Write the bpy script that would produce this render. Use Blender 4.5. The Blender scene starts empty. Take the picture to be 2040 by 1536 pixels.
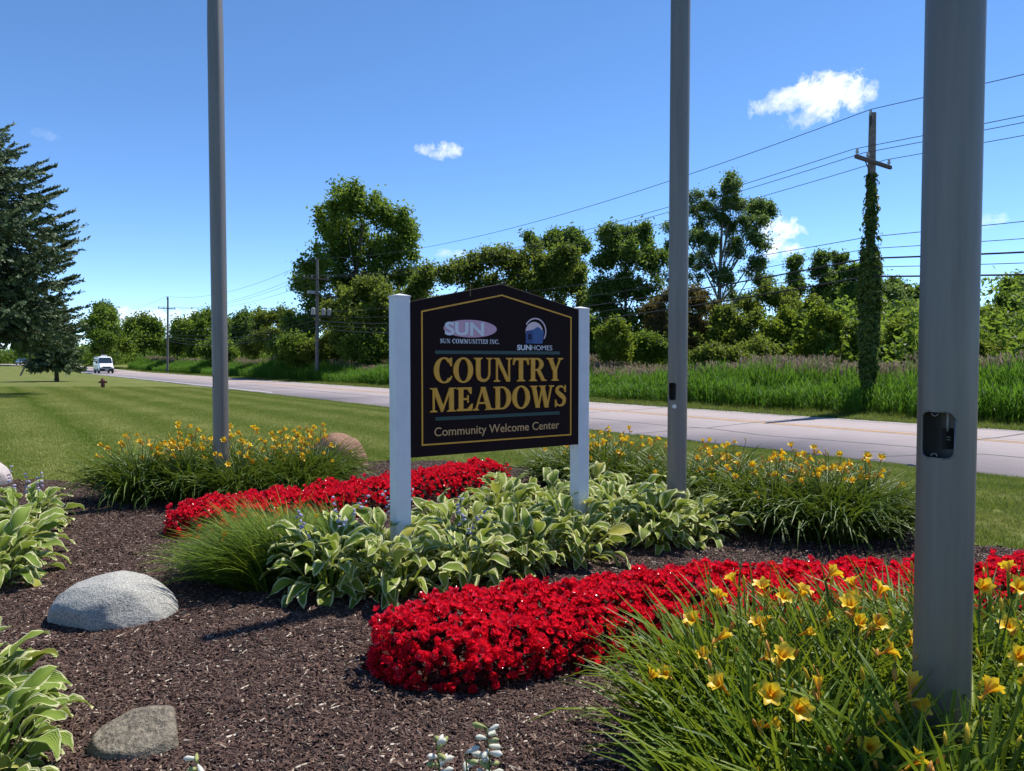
import bpy, bmesh, math, random
import numpy as np
from mathutils import Vector, Matrix

random.seed(7)
RNG = np.random.default_rng(7)
R = math.radians
sc = bpy.context.scene
COL = sc.collection

# ------------------------------------------------------------------ camera
CAM_H = 1.7
FPX = 1440.0                     # focal length in photograph pixels (2040 wide)
PITCH = math.atan(50.0 / FPX)    # looking slightly down
cam_d = bpy.data.cameras.new('camera')
cam = bpy.data.objects.new('camera', cam_d)
COL.objects.link(cam)
cam_d.sensor_width = 36.0
cam_d.lens = 36.0 * FPX / 2040.0
cam_d.clip_start = 0.05
cam_d.clip_end = 6000
cam.location = (0, 0, CAM_H)
cam.rotation_euler = (R(90) - PITCH, 0, 0)
sc.camera = cam

# ------------------------------------------------------------------ sky and sun
SUN_EL = R(60)
SUN_AZ = math.atan2(0.79, 0.61)          # clockwise from +Y
w = bpy.data.worlds.new('World')
sc.world = w
w.use_nodes = True
nt = w.node_tree
nt.nodes.clear()
def N(tree, typ, **kw):
    n = tree.nodes.new(typ)
    for k, v in kw.items():
        if k.startswith('i_'):
            n.inputs[k[2:].replace('_', ' ')].default_value = v
        else:
            setattr(n, k, v)
    return n
def L(tree, a, b):
    tree.links.new(a, b)
sky = N(nt, 'ShaderNodeTexSky', sky_type='NISHITA', sun_disc=False)
sky.sun_elevation = SUN_EL
sky.sun_rotation = SUN_AZ
sky.altitude = 5000
sky.air_density = 1.0
sky.dust_density = 0.1
sky.ozone_density = 1.6
SKY_STRENGTH = 0.15
bg = N(nt, 'ShaderNodeBackground')
bg.inputs['Strength'].default_value = SKY_STRENGTH
out = N(nt, 'ShaderNodeOutputWorld')
# fair weather clouds: noise-broken puffs at fixed directions of the sky
tc = N(nt, 'ShaderNodeTexCoord')
def sky_dir(px, py):
    u = (px - 1020) / FPX
    v = (768 - py) / FPX
    d = Vector((u, math.cos(PITCH) + v * math.sin(PITCH), v * math.cos(PITCH) - math.sin(PITCH)))
    return d.normalized()
def vm(op, a=None, b=None):
    n = N(nt, 'ShaderNodeVectorMath', operation=op)
    for i, s in enumerate((a, b)):
        if s is None: continue
        if isinstance(s, (tuple, list, Vector)): n.inputs[i].default_value = tuple(s)
        else: L(nt, s, n.inputs[i])
    return n
def fm(op, a, b=None, c=None, clamp=False):
    n = N(nt, 'ShaderNodeMath', operation=op, use_clamp=clamp)
    for i, s in enumerate((a, b, c)):
        if s is None: continue
        if isinstance(s, (int, float)): n.inputs[i].default_value = s
        else: L(nt, s, n.inputs[i])
    return n.outputs[0]
dirn = vm('NORMALIZE', tc.outputs['Generated']).outputs[0]
cn = N(nt, 'ShaderNodeTexNoise')
cn.inputs['Scale'].default_value = 30
cn.inputs['Distortion'].default_value = 0.6
cn.inputs['Detail'].default_value = 8
cn.inputs['Roughness'].default_value = 0.68
L(nt, dirn, cn.inputs['Vector'])
cn2 = N(nt, 'ShaderNodeTexNoise')
cn2.inputs['Scale'].default_value = 95
cn2.inputs['Detail'].default_value = 5
L(nt, dirn, cn2.inputs['Vector'])
nz = fm('ADD', fm('MULTIPLY', cn.outputs[0], 0.8), fm('MULTIPLY', cn2.outputs[0], 0.3))
total = None
# (px, py, half width px, half height px, tilt, strength)
for (px, py, hw, hh, tilt, st) in [(1655, 187, 62, 42, 0.05, 1.25), (1572, 200, 62, 24, 0.12, 0.8), (1605, 232, 46, 17, 0.3, 0.6),
                                   (885, 300, 36, 17, 0, 0.9), (850, 297, 22, 12, 0, 0.6),
                                   (1550, 460, 48, 24, 0, 1.15), (1553, 494, 46, 20, 0, 1.0), (300, 636, 130, 24, 0, 1.0),
                                   (900, 505, 30, 9, 0, 0.45), (985, 497, 26, 9, 0, 0.45), (1965, 440, 30, 14, 0.2, 0.45),
                                   (92, 268, 20, 9, 0, 0.1), (30, 640, 60, 40, 0, 0.6),
                                   (2350, 300, 90, 40, 0.1, 1.0), (-420, 420, 110, 40, 0.1, 0.9), (2600, 560, 130, 40, 0, 1.0), (-700, 620, 150, 26, 0, 0.8)]:
    c = sky_dir(px, py)
    right = Vector((c.y, -c.x, 0)).normalized()
    up = right.cross(c)
    r2 = right * math.cos(tilt) + up * math.sin(tilt)
    u2 = up * math.cos(tilt) - right * math.sin(tilt)
    rel = vm('SUBTRACT', dirn, c).outputs[0]
    a = vm('DOT_PRODUCT', rel, r2 * (FPX / hw)).outputs['Value']
    b = vm('DOT_PRODUCT', rel, u2 * (FPX / hh)).outputs['Value']
    d2 = fm('ADD', fm('MULTIPLY', a, a), fm('MULTIPLY', b, b))
    front = fm('GREATER_THAN', vm('DOT_PRODUCT', dirn, c).outputs['Value'], 0.5)
    m = fm('MULTIPLY', fm('SUBTRACT', 1.0, fm('MULTIPLY', d2, 0.5), clamp=True), front)
    cov = fm('MULTIPLY', fm('SUBTRACT', fm('ADD', fm('MULTIPLY', m, 0.45), fm('MULTIPLY', nz, 1.5)), 1.04), 2.6 * st, clamp=True)
    cov = fm('MULTIPLY', cov, fm('MULTIPLY', m, 2.2, clamp=True))
    total = cov if total is None else fm('MAXIMUM', total, cov)
# nearer the horizon the photograph's sky is a slightly paler, more saturated azure
hsv = N(nt, 'ShaderNodeHueSaturation')
hsv.inputs['Saturation'].default_value = 1.16
hsv.inputs['Value'].default_value = 1.2
hsv.inputs['Hue'].default_value = 0.5
L(nt, sky.outputs[0], hsv.inputs['Color'])
mixc = N(nt, 'ShaderNodeMix', data_type='RGBA')
mixc.inputs['B'].default_value = (6.6, 6.75, 7.1, 1)
L(nt, fm('MULTIPLY', total, 0.93), mixc.inputs['Factor'])
L(nt, hsv.outputs[0], mixc.inputs['A'])
L(nt, mixc.outputs['Result'], bg.inputs['Color'])
L(nt, bg.outputs[0], out.inputs[0])

sun_d = bpy.data.lights.new('sun', 'SUN')
sun = bpy.data.objects.new('sun', sun_d)
COL.objects.link(sun)
sun_d.energy = 5.0
sun_d.angle = R(0.53)
sun_d.color = (1.0, 0.955, 0.88)
to_sun = Vector((math.sin(SUN_AZ) * math.cos(SUN_EL), math.cos(SUN_AZ) * math.cos(SUN_EL), math.sin(SUN_EL)))
sun.rotation_euler = to_sun.to_track_quat('Z', 'Y').to_euler()
sun.location = (20, 20, 40)

vs = sc.view_settings
vs.view_transform = 'Standard'
vs.look = 'None'
vs.exposure = 0.45
vs.gamma = 1.0
vs.use_curve_mapping = False
sc.render.engine = 'CYCLES'
sc.cycles.max_bounces = 6
sc.cycles.diffuse_bounces = 3
sc.cycles.transparent_max_bounces = 8

# ------------------------------------------------------------------ helpers
def ray(px, py):
    u = (px - 1020) / FPX
    v = (768 - py) / FPX
    return Vector((u, math.cos(PITCH) + v * math.sin(PITCH), v * math.cos(PITCH) - math.sin(PITCH)))
def at(px, py, Y):
    """world point seen at photograph pixel (px,py) at distance Y ahead"""
    d = ray(px, py)
    return Vector((0, 0, CAM_H)) + d * (Y / d.y)
def gnd(px, py, z=0.0):
    d = ray(px, py)
    return Vector((0, 0, CAM_H)) + d * ((z - CAM_H) / d.z)
# road frame: o = offset across the road, t = distance along it (towards far left)
def ot(o, t, z=0.0):
    return Vector((0.8 * o - 0.6 * t, 0.6 * o + 0.8 * t, z))
def sstep(a, b, x):
    x = np.clip((np.asarray(x, float) - a) / (b - a), 0, 1)
    return x * x * (3 - 2 * x)
def bend(t):
    tt = np.maximum(np.asarray(t, float) - 125, 0)
    return -0.00135 * tt ** 2 / (1 + tt / 400)
def height(x, y):
    x = np.asarray(x, float); y = np.asarray(y, float)
    o = 0.8 * x + 0.6 * y
    t = -0.6 * x + 0.8 * y
    oo = o - bend(t)
    rise = 0.85 * sstep(118, 205, t)
    dip = -0.19 * sstep(10.2, 13.2, oo) - 0.12 * sstep(22.4, 25.0, oo) + 0.25 * sstep(32, 48, oo)
    und = 0.03 * np.sin(x * 0.21 + 1) * np.cos(y * 0.17) * sstep(10.5, 20, np.hypot(x, y)) * (1 - sstep(10, 12, oo))
    return dip + rise + und
def hz(x, y):
    return float(height(x, y))

def link(o, parent=None):
    COL.objects.link(o)
    if parent is not None:
        o.parent = parent
    return o
def tag(o, label=None, cat=None, group=None, kind=None):
    if label: o['label'] = label
    if cat: o['category'] = cat
    if group: o['group'] = group
    if kind: o['kind'] = kind
    return o
def empty(name, loc, rz=0.0, label=None, cat=None, group=None):
    o = bpy.data.objects.new(name, None)
    o.empty_display_size = 0.1
    link(o)
    o.location = loc
    o.rotation_euler = (0, 0, rz)
    return tag(o, label, cat, group)
def mesh(name, V, F, mats=(), smooth=False, mi=None, attrs=None):
    """V (n,3); F list of arrays (m,k)"""
    me = bpy.data.meshes.new(name)
    V = np.asarray(V, np.float32).reshape(-1, 3)
    if isinstance(F, np.ndarray): F = [F]
    F = [np.asarray(f, np.int32) for f in F if len(f)]
    me.vertices.add(len(V))
    me.vertices.foreach_set('co', V.ravel())
    nl = sum(f.size for f in F); npoly = sum(len(f) for f in F)
    me.loops.add(nl); me.polygons.add(npoly)
    me.loops.foreach_set('vertex_index', np.concatenate([f.ravel() for f in F]))
    sizes = np.concatenate([np.full(len(f), f.shape[1], np.int32) for f in F])
    starts = np.concatenate([[0], np.cumsum(sizes)[:-1]]).astype(np.int32)
    me.polygons.foreach_set('loop_start', starts)
    if mi is not None:
        me.polygons.foreach_set('material_index', np.asarray(mi, np.int32))
    me.polygons.foreach_set('use_smooth', np.full(npoly, bool(smooth)))
    for m in mats: me.materials.append(m)
    if attrs:
        for k, v in attrs.items():
            a = me.attributes.new(k, 'FLOAT', 'POINT')
            a.data.foreach_set('value', np.asarray(v, np.float32).ravel())
    me.update(calc_edges=True)
    me.validate()
    return me
def obj(name, me, parent=None, loc=None, rot=None):
    o = bpy.data.objects.new(name, me)
    link(o, parent)
    if loc is not None: o.location = loc
    if rot is not None: o.rotation_euler = rot
    return o

class MB:
    """collects simple solids, builds one mesh"""
    def __init__(s): s.v = []; s.f = []; s.m = []
    def add(s, vs, fs, mi=0):
        b = len(s.v)
        s.v += [tuple(p) for p in vs]
        s.f += [tuple(i + b for i in f) for f in fs]
        s.m += [mi] * len(fs)
    def box(s, x0, x1, y0, y1, z0, z1, mi=0):
        s.add([(x0, y0, z0), (x1, y0, z0), (x1, y1, z0), (x0, y1, z0), (x0, y0, z1), (x1, y0, z1), (x1, y1, z1), (x0, y1, z1)],
              [(0, 3, 2, 1), (4, 5, 6, 7), (0, 1, 5, 4), (1, 2, 6, 5), (2, 3, 7, 6), (3, 0, 4, 7)], mi)
    def tube(s, pts, rad, n=8, mi=0, cap=True):
        pts = [Vector(p) for p in pts]
        if not hasattr(rad, '__len__'): rad = [rad] * len(pts)
        vs, fs = [], []
        prev = None
        for i, p in enumerate(pts):
            t = (pts[min(i + 1, len(pts) - 1)] - pts[max(i - 1, 0)]).normalized()
            if prev is None:
                a = Vector((1, 0, 0)) if abs(t.x) < 0.8 else Vector((0, 1, 0))
                e1 = (a - t * a.dot(t)).normalized()
            else:
                e1 = (prev - t * prev.dot(t)).normalized()
            prev = e1
            e2 = t.cross(e1)
            for k in range(n):
                an = 2 * math.pi * k / n
                vs.append(p + (e1 * math.cos(an) + e2 * math.sin(an)) * rad[i])
        for i in range(len(pts) - 1):
            for k in range(n):
                fs.append((i * n + k, i * n + (k + 1) % n, (i + 1) * n + (k + 1) % n, (i + 1) * n + k))
        if cap:
            fs.append(tuple(range(n))[::-1]); fs.append(tuple((len(pts) - 1) * n + k for k in range(n)))
        s.add(vs, fs, mi)
    def lathe(s, prof, n=16, mi=0, axis='z', c=(0, 0, 0)):
        vs, fs = [], []
        for (r, z) in prof:
            for k in range(n):
                a = 2 * math.pi * k / n
                if axis == 'z': vs.append((c[0] + r * math.cos(a), c[1] + r * math.sin(a), c[2] + z))
                elif axis == 'x': vs.append((c[0] + z, c[1] + r * math.cos(a), c[2] + r * math.sin(a)))
                else: vs.append((c[0] + r * math.cos(a), c[1] + z, c[2] + r * math.sin(a)))
        for i in range(len(prof) - 1):
            for k in range(n):
                fs.append((i * n + k, i * n + (k + 1) % n, (i + 1) * n + (k + 1) % n, (i + 1) * n + k))
        fs.append(tuple(range(n))[::-1]); fs.append(tuple((len(prof) - 1) * n + k for k in range(n)))
        s.add(vs, fs, mi)
    def prism(s, poly, y0, y1, mi=0):
        """poly in (x,z), extruded along y"""
        n = len(poly)
        vs = [(x, y0, z) for x, z in poly] + [(x, y1, z) for x, z in poly]
        fs = [tuple(range(n)), tuple(range(2 * n - 1, n - 1, -1))]
        fs += [(i, i + n, (i + 1) % n + n, (i + 1) % n) for i in range(n)]
        s.add(vs, fs, mi)
    def me(s, name, mats, smooth=False, fix=True, bevel=0.0, seg=2):
        m = bpy.data.meshes.new(name)
        m.from_pydata(s.v, [], s.f)
        for x in mats: m.materials.append(x)
        m.polygons.foreach_set('material_index', s.m)
        if fix or bevel:
            bm = bmesh.new(); bm.from_mesh(m)
            bmesh.ops.recalc_face_normals(bm, faces=bm.faces)
            if bevel:
                bmesh.ops.bevel(bm, geom=[e for e in bm.edges if e.calc_face_angle(0) > 0.5], offset=bevel, segments=seg, affect='EDGES', profile=0.5)
            bm.to_mesh(m); bm.free()
        if smooth:
            m.polygons.foreach_set('use_smooth', [True] * len(m.polygons))
        m.update()
        return m
    def build(s, name, mats, parent=None, loc=None, rot=None, **kw):
        if not isinstance(mats, (list, tuple)): mats = [mats]
        return obj(name, s.me(name, mats, **kw), parent, loc, rot)

# ------------------------------------------------------------------ materials
def newmat(name):
    m = bpy.data.materials.new(name)
    m.use_nodes = True
    t = m.node_tree
    b = t.nodes['Principled BSDF']
    return m, t, b
def ramp(t, fac, stops, interp='LINEAR'):
    r = N(t, 'ShaderNodeValToRGB')
    cr = r.color_ramp
    cr.interpolation = interp
    while len(cr.elements) < len(stops): cr.elements.new(0.5)
    for e, (p, c) in zip(cr.elements, stops):
        e.position = p; e.color = (*c, 1) if len(c) == 3 else c
    L(t, fac, r.inputs[0])
    return r.outputs[0]
def noise(t, scale, detail=4, rough=0.55, vec=None, stretch=None):
    n = N(t, 'ShaderNodeTexNoise')
    n.inputs['Scale'].default_value = scale
    n.inputs['Detail'].default_value = detail
    n.inputs['Roughness'].default_value = rough
    if vec is not None:
        if stretch is not None:
            mp = N(t, 'ShaderNodeMapping'); mp.inputs['Scale'].default_value = stretch
            L(t, vec, mp.inputs[0]); vec = mp.outputs[0]
        L(t, vec, n.inputs['Vector'])
    return n.outputs[0]
def mixcol(t, fac, a, b, mode='MIX'):
    n = N(t, 'ShaderNodeMix', data_type='RGBA', blend_type=mode)
    for s, v in (('Factor', fac), ('A', a), ('B', b)):
        if isinstance(v, (int, float)): n.inputs[s].default_value = v
        elif isinstance(v, tuple): n.inputs[s].default_value = (*v, 1) if len(v) == 3 else v
        else: L(t, v, n.inputs[s])
    return n.outputs['Result']
def tmath(t, op, a, b=None, clamp=False):
    n = N(t, 'ShaderNodeMath', operation=op, use_clamp=clamp)
    for i, s in enumerate((a, b)):
        if s is None: continue
        if isinstance(s, (int, float)): n.inputs[i].default_value = s
        else: L(t, s, n.inputs[i])
    return n.outputs[0]
def bump(t, b, h, strength=0.3, dist=0.01):
    n = N(t, 'ShaderNodeBump')
    n.inputs['Strength'].default_value = strength
    n.inputs['Distance'].default_value = dist
    L(t, h, n.inputs['Height']); L(t, n.outputs[0], b.inputs['Normal'])
def wpos(t):
    return N(t, 'ShaderNodeNewGeometry').outputs['Position']
def plain(name, col, rough=0.5, metal=0.0, var=0.12, scale=8.0, bmp=0.0, bscale=60, spec=0.5):
    m, t, b = newmat(name)
    oc = N(t, 'ShaderNodeTexCoord').outputs['Object']
    n = noise(t, scale, 5, 0.6, oc)
    lo = tuple(c * (1 - var) for c in col); hi = tuple(min(1, c * (1 + var)) for c in col)
    L(t, ramp(t, n, [(0.3, lo), (0.7, hi)]), b.inputs['Base Color'])
    b.inputs['Roughness'].default_value = rough
    b.inputs['Metallic'].default_value = metal
    b.inputs['Specular IOR Level'].default_value = spec
    if bmp: bump(t, b, noise(t, bscale, 4, 0.6, oc), bmp, 0.01)
    return m
def leafmat(name, stops, trans=(0.3, 0.42, 0.04), tf=0.55, rough=0.5, spec=0.25, big=0.05, bigamt=0.35):
    """foliage: colour varies from leaf to leaf and slowly through the crown"""
    m, t, b = newmat(name)
    g = N(t, 'ShaderNodeNewGeometry')
    rnd = g.outputs['Random Per Island']
    n = noise(t, big, 3, 0.6, g.outputs['Position'])
    f = tmath(t, 'ADD', tmath(t, 'MULTIPLY', rnd, 1 - bigamt), tmath(t, 'MULTIPLY', n, bigamt))
    k = len(stops)
    col = ramp(t, f, [(0.15 + 0.7 * i / (k - 1), c) for i, c in enumerate(stops)])
    L(t, col, b.inputs['Base Color'])
    b.inputs['Roughness'].default_value = rough
    b.inputs['Specular IOR Level'].default_value = spec
    tr = N(t, 'ShaderNodeBsdfTranslucent')
    L(t, mixcol(t, 0.55, col, trans), tr.inputs[0])
    mx = N(t, 'ShaderNodeMixShader')
    mx.inputs[0].default_value = tf
    L(t, b.outputs[0], mx.inputs[1]); L(t, tr.outputs[0], mx.inputs[2])
    L(t, mx.outputs[0], t.nodes['Material Output'].inputs[0])
    return m

M = {}
M['leaf_mid'] = leafmat('leaf_mid', [(0.05, 0.095, 0.014), (0.08, 0.145, 0.022), (0.13, 0.20, 0.035)])
M['leaf_dark'] = leafmat('leaf_dark', [(0.04, 0.08, 0.016), (0.065, 0.12, 0.024), (0.1, 0.165, 0.035)], trans=(0.24, 0.35, 0.04))
M['leaf_bright'] = leafmat('leaf_bright', [(0.08, 0.12, 0.014), (0.125, 0.185, 0.02), (0.18, 0.25, 0.03)], trans=(0.32, 0.4, 0.03))
M['leaf_cotton'] = leafmat('leaf_cotton', [(0.055, 0.10, 0.026), (0.085, 0.145, 0.04), (0.14, 0.21, 0.07)], trans=(0.26, 0.37, 0.08), rough=0.32)
M['leaf_brown'] = leafmat('leaf_brown', [(0.085, 0.06, 0.025), (0.12, 0.09, 0.035), (0.08, 0.105, 0.025)], trans=(0.22, 0.18, 0.05))
M['leaf_olive'] = leafmat('leaf_olive', [(0.075, 0.11, 0.016), (0.115, 0.16, 0.024), (0.17, 0.21, 0.035)], trans=(0.28, 0.35, 0.04))
M['needle'] = leafmat('needle', [(0.045, 0.075, 0.03), (0.07, 0.11, 0.046), (0.12, 0.165, 0.08)], trans=(0.1, 0.14, 0.05), tf=0.12, rough=0.55, spec=0.25)
M['ivy'] = leafmat('ivy', [(0.025, 0.05, 0.01), (0.045, 0.085, 0.014), (0.09, 0.13, 0.02)], tf=0.25)
M['bark'] = plain('bark', (0.075, 0.062, 0.05), 0.9, var=0.4, scale=14, bmp=0.6, bscale=40)
M['bark_pale'] = plain('bark_pale', (0.17, 0.15, 0.125), 0.9, var=0.35, scale=14, bmp=0.5, bscale=40)
M['reed'] = leafmat('reed', [(0.05, 0.13, 0.010), (0.085, 0.195, 0.016), (0.14, 0.25, 0.03)], trans=(0.14, 0.28, 0.02), big=0.25, bigamt=0.5)
M['plume'] = leafmat('plume', [(0.21, 0.155, 0.105), (0.29, 0.225, 0.16), (0.38, 0.31, 0.235)], trans=(0.42, 0.32, 0.22), tf=0.3, rough=0.8, spec=0.1)
M['verge'] = leafmat('verge', [(0.06, 0.095, 0.015), (0.09, 0.13, 0.02), (0.16, 0.16, 0.045)], trans=(0.2, 0.26, 0.03), big=0.5, bigamt=0.6)
M['lily_leaf'] = leafmat('lily_leaf', [(0.035, 0.08, 0.006), (0.095, 0.16, 0.01), (0.2, 0.26, 0.02)], trans=(0.32, 0.38, 0.02), tf=0.32, rough=0.42, spec=0.2, big=2.0, bigamt=0.3)
M['lily_leaf_dark'] = leafmat('lily_leaf_dark', [(0.025, 0.06, 0.008), (0.06, 0.11, 0.012), (0.14, 0.19, 0.03)], trans=(0.2, 0.27, 0.02), tf=0.24, rough=0.42, spec=0.24, big=2.0, bigamt=0.3)
M['liriope_leaf'] = leafmat('liriope_leaf', [(0.045, 0.09, 0.008), (0.09, 0.155, 0.012), (0.16, 0.225, 0.02)], trans=(0.28, 0.35, 0.03), tf=0.28, rough=0.5, spec=0.12, big=2.0, bigamt=0.3)
M['stem'] = leafmat('stem', [(0.06, 0.1, 0.02), (0.09, 0.13, 0.03), (0.12, 0.15, 0.05)], tf=0.15)
M['bud'] = leafmat('bud', [(0.4, 0.36, 0.04), (0.62, 0.42, 0.03), (0.72, 0.5, 0.04)], trans=(0.6, 0.4, 0.03), tf=0.25)
M['wilted'] = leafmat('wilted', [(0.5, 0.22, 0.04), (0.6, 0.28, 0.05), (0.62, 0.36, 0.1)], trans=(0.5, 0.25, 0.05), tf=0.3)
M['white_flower'] = leafmat('white_flower', [(0.6, 0.6, 0.5), (0.7, 0.68, 0.6), (0.75, 0.74, 0.7)], trans=(0.7, 0.7, 0.55), tf=0.3)
M['lilac_flower'] = leafmat('lilac_flower', [(0.36, 0.34, 0.52), (0.44, 0.42, 0.6), (0.55, 0.52, 0.66)], trans=(0.5, 0.48, 0.66), tf=0.35)
M['begonia_leaf'] = leafmat('begonia_leaf', [(0.045, 0.006, 0.007), (0.08, 0.008, 0.01), (0.05, 0.02, 0.01)], trans=(0.2, 0.01, 0.01), tf=0.2, rough=0.7, spec=0.03)

def petal_red():
    m, t, b = newmat('begonia_petal')
    g = N(t, 'ShaderNodeNewGeometry')
    f = tmath(t, 'ADD', tmath(t, 'MULTIPLY', g.outputs['Random Per Island'], 0.5), tmath(t, 'MULTIPLY', noise(t, 9, 5, 0.7, g.outputs['Position']), 0.5))
    col = ramp(t, f, [(0.15, (0.38, 0.003, 0.018)), (0.5, (0.68, 0.008, 0.036)), (0.85, (0.86, 0.035, 0.085))])
    L(t, col, b.inputs['Base Color'])
    b.inputs['Roughness'].default_value = 0.2
    b.inputs['Specular IOR Level'].default_value = 0.8
    tr = N(t, 'ShaderNodeBsdfTranslucent'); tr.inputs[0].default_value = (0.85, 0.014, 0.035, 1)
    mx = N(t, 'ShaderNodeMixShader'); mx.inputs[0].default_value = 0.42
    L(t, b.outputs[0], mx.inputs[1]); L(t, tr.outputs[0], mx.inputs[2])
    L(t, mx.outputs[0], t.nodes['Material Output'].inputs[0])
    return m
M['petal_red'] = petal_red()

def lily_petal():
    m, t, b = newmat('lily_petal')
    a = N(t, 'ShaderNodeAttribute', attribute_name='r')
    oi = N(t, 'ShaderNodeObjectInfo')
    col = ramp(t, a.outputs['Fac'], [(0.0, (0.6, 0.2, 0.01)), (0.28, (0.75, 0.36, 0.012)), (0.5, (0.85, 0.55, 0.02)), (1.0, (0.88, 0.64, 0.035))])
    col = mixcol(t, tmath(t, 'MULTIPLY', oi.outputs['Random'], 0.3), col, (0.8, 0.42, 0.015))
    L(t, col, b.inputs['Base Color'])
    b.inputs['Roughness'].default_value = 0.45
    tr = N(t, 'ShaderNodeBsdfTranslucent'); L(t, col, tr.inputs[0])
    mx = N(t, 'ShaderNodeMixShader'); mx.inputs[0].default_value = 0.38
    L(t, b.outputs[0], mx.inputs[1]); L(t, tr.outputs[0], mx.inputs[2])
    L(t, mx.outputs[0], t.nodes['Material Output'].inputs[0])
    return m
M['lily_petal'] = lily_petal()

def hosta_mat(name, greens, cream, margin):
    m, t, b = newmat(name)
    e = N(t, 'ShaderNodeAttribute', attribute_name='edge').outputs['Fac']
    lat = N(t, 'ShaderNodeAttribute', attribute_name='lat').outputs['Fac']
    oi = N(t, 'ShaderNodeObjectInfo').outputs['Random']
    oc = N(t, 'ShaderNodeTexCoord').outputs['Object']
    g = ramp(t, oi, [(0.0, greens[0]), (0.5, greens[1]), (1.0, greens[2])])
    wv = N(t, 'ShaderNodeMath', operation='SINE'); L(t, tmath(t, 'MULTIPLY', lat, 34.0), wv.inputs[0])
    streak = tmath(t, 'MULTIPLY', tmath(t, 'ADD', wv.outputs[0], 1.0), 0.5)
    g = mixcol(t, tmath(t, 'MULTIPLY', streak, 0.35), g, tuple(c * 1.7 for c in greens[2]))
    n = noise(t, 22, 4, 0.65, oc, (1, 1, 1))
    f = tmath(t, 'ADD', e, tmath(t, 'MULTIPLY', tmath(t, 'SUBTRACT', n, 0.5), 0.55))
    f = tmath(t, 'SUBTRACT', f, tmath(t, 'MULTIPLY', oi, 0.1))
    k = ramp(t, f, [(margin, (0, 0, 0)), (margin + 0.08, (1, 1, 1))])
    col = mixcol(t, k, g, cream)
    yl = ramp(t, oi, [(0.93, (0, 0, 0)), (0.96, (1, 1, 1))])
    col = mixcol(t, tmath(t, 'MULTIPLY', yl, 0.55), col, (0.48, 0.40, 0.07))
    sp = ramp(t, noise(t, 60, 3, 0.6, oc), [(0.70, (0, 0, 0)), (0.74, (1, 1, 1))])
    col = mixcol(t, tmath(t, 'MULTIPLY', sp, 0.6), col, (0.2, 0.14, 0.06))
    L(t, col, b.inputs['Base Color'])
    b.inputs['Roughness'].default_value = 0.5
    b.inputs['Specular IOR Level'].default_value = 0.18
    bump(t, b, wv.outputs[0], 0.35, 0.004)
    tr = N(t, 'ShaderNodeBsdfTranslucent'); L(t, mixcol(t, 0.5, col, (0.35, 0.42, 0.05)), tr.inputs[0])
    mx = N(t, 'ShaderNodeMixShader'); mx.inputs[0].default_value = 0.32
    L(t, b.outputs[0], mx.inputs[1]); L(t, tr.outputs[0], mx.inputs[2])
    L(t, mx.outputs[0], t.nodes['Material Output'].inputs[0])
    return m
M['hosta'] = hosta_mat('hosta_leaf', [(0.065, 0.125, 0.016), (0.115, 0.18, 0.022), (0.24, 0.29, 0.04)], (0.66, 0.66, 0.33), 0.60)
M['hosta_gold'] = hosta_mat('hosta_leaf_gold', [(0.1, 0.17, 0.025), (0.15, 0.22, 0.03), (0.2, 0.27, 0.045)], (0.68, 0.67, 0.36), 0.70)

def granite(name, cols, scale=90, bmp=0.5, lich=0.0):
    m, t, b = newmat(name)
    oc = N(t, 'ShaderNodeTexCoord').outputs['Object']
    n1 = noise(t, scale, 3, 0.7, oc)
    n2 = noise(t, 4, 5, 0.6, oc)
    col = ramp(t, n1, [(0.30, cols[0]), (0.46, cols[1]), (0.56, cols[2]), (0.7, cols[3])])
    col = mixcol(t, tmath(t, 'MULTIPLY', n2, 0.6), col, cols[1], 'MIX')
    if lich:
        v = ramp(t, noise(t, 13, 6, 0.7, oc), [(0.55, (0, 0, 0)), (0.66, (1, 1, 1))])
        col = mixcol(t, tmath(t, 'MULTIPLY', v, lich), col, (0.34, 0.30, 0.22))
    L(t, col, b.inputs['Base Color'])
    b.inputs['Roughness'].default_value = 0.85
    bump(t, b, tmath(t, 'ADD', n1, tmath(t, 'MULTIPLY', noise(t, 18, 6, 0.65, oc), 1.6)), bmp, 0.02)
    return m
M['granite'] = granite('granite', [(0.10, 0.10, 0.09), (0.29, 0.28, 0.25), (0.46, 0.445, 0.40), (0.62, 0.6, 0.53)], 95)
M['fieldstone'] = granite('fieldstone', [(0.06, 0.05, 0.038), (0.15, 0.125, 0.09), (0.22, 0.185, 0.135), (0.36, 0.3, 0.22)], 45, 0.8, 0.5)
M['brown_stone'] = granite('brown_stone', [(0.10, 0.05, 0.03), (0.22, 0.115, 0.07), (0.3, 0.17, 0.1), (0.4, 0.26, 0.17)], 60)
M['pink_stone'] = granite('pink_stone', [(0.25, 0.2, 0.19), (0.42, 0.36, 0.34), (0.5, 0.43, 0.41), (0.6, 0.53, 0.5)], 60)

def galv():
    m, t, b = newmat('pole_metal')
    tcn = N(t, 'ShaderNodeTexCoord').outputs['Object']
    n = noise(t, 30, 5, 0.6, tcn, (1, 1, 0.05))
    n2 = noise(t, 2.2, 5, 0.6, tcn, (1, 1, 0.4))
    n3 = noise(t, 240, 2, 0.6, tcn)
    f = tmath(t, 'ADD', tmath(t, 'MULTIPLY', n, 0.55), tmath(t, 'ADD', tmath(t, 'MULTIPLY', n2, 0.3), tmath(t, 'MULTIPLY', n3, 0.15)))
    L(t, ramp(t, f, [(0.3, (0.165, 0.15, 0.137)), (0.5, (0.205, 0.187, 0.17)), (0.72, (0.25, 0.225, 0.205))]), b.inputs['Base Color'])
    b.inputs['Metallic'].default_value = 0.55
    L(t, ramp(t, n2, [(0.3, (0.42,) * 3), (0.7, (0.6,) * 3)]), b.inputs['Roughness'])
    bump(t, b, n3, 0.12, 0.002)
    return m
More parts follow.
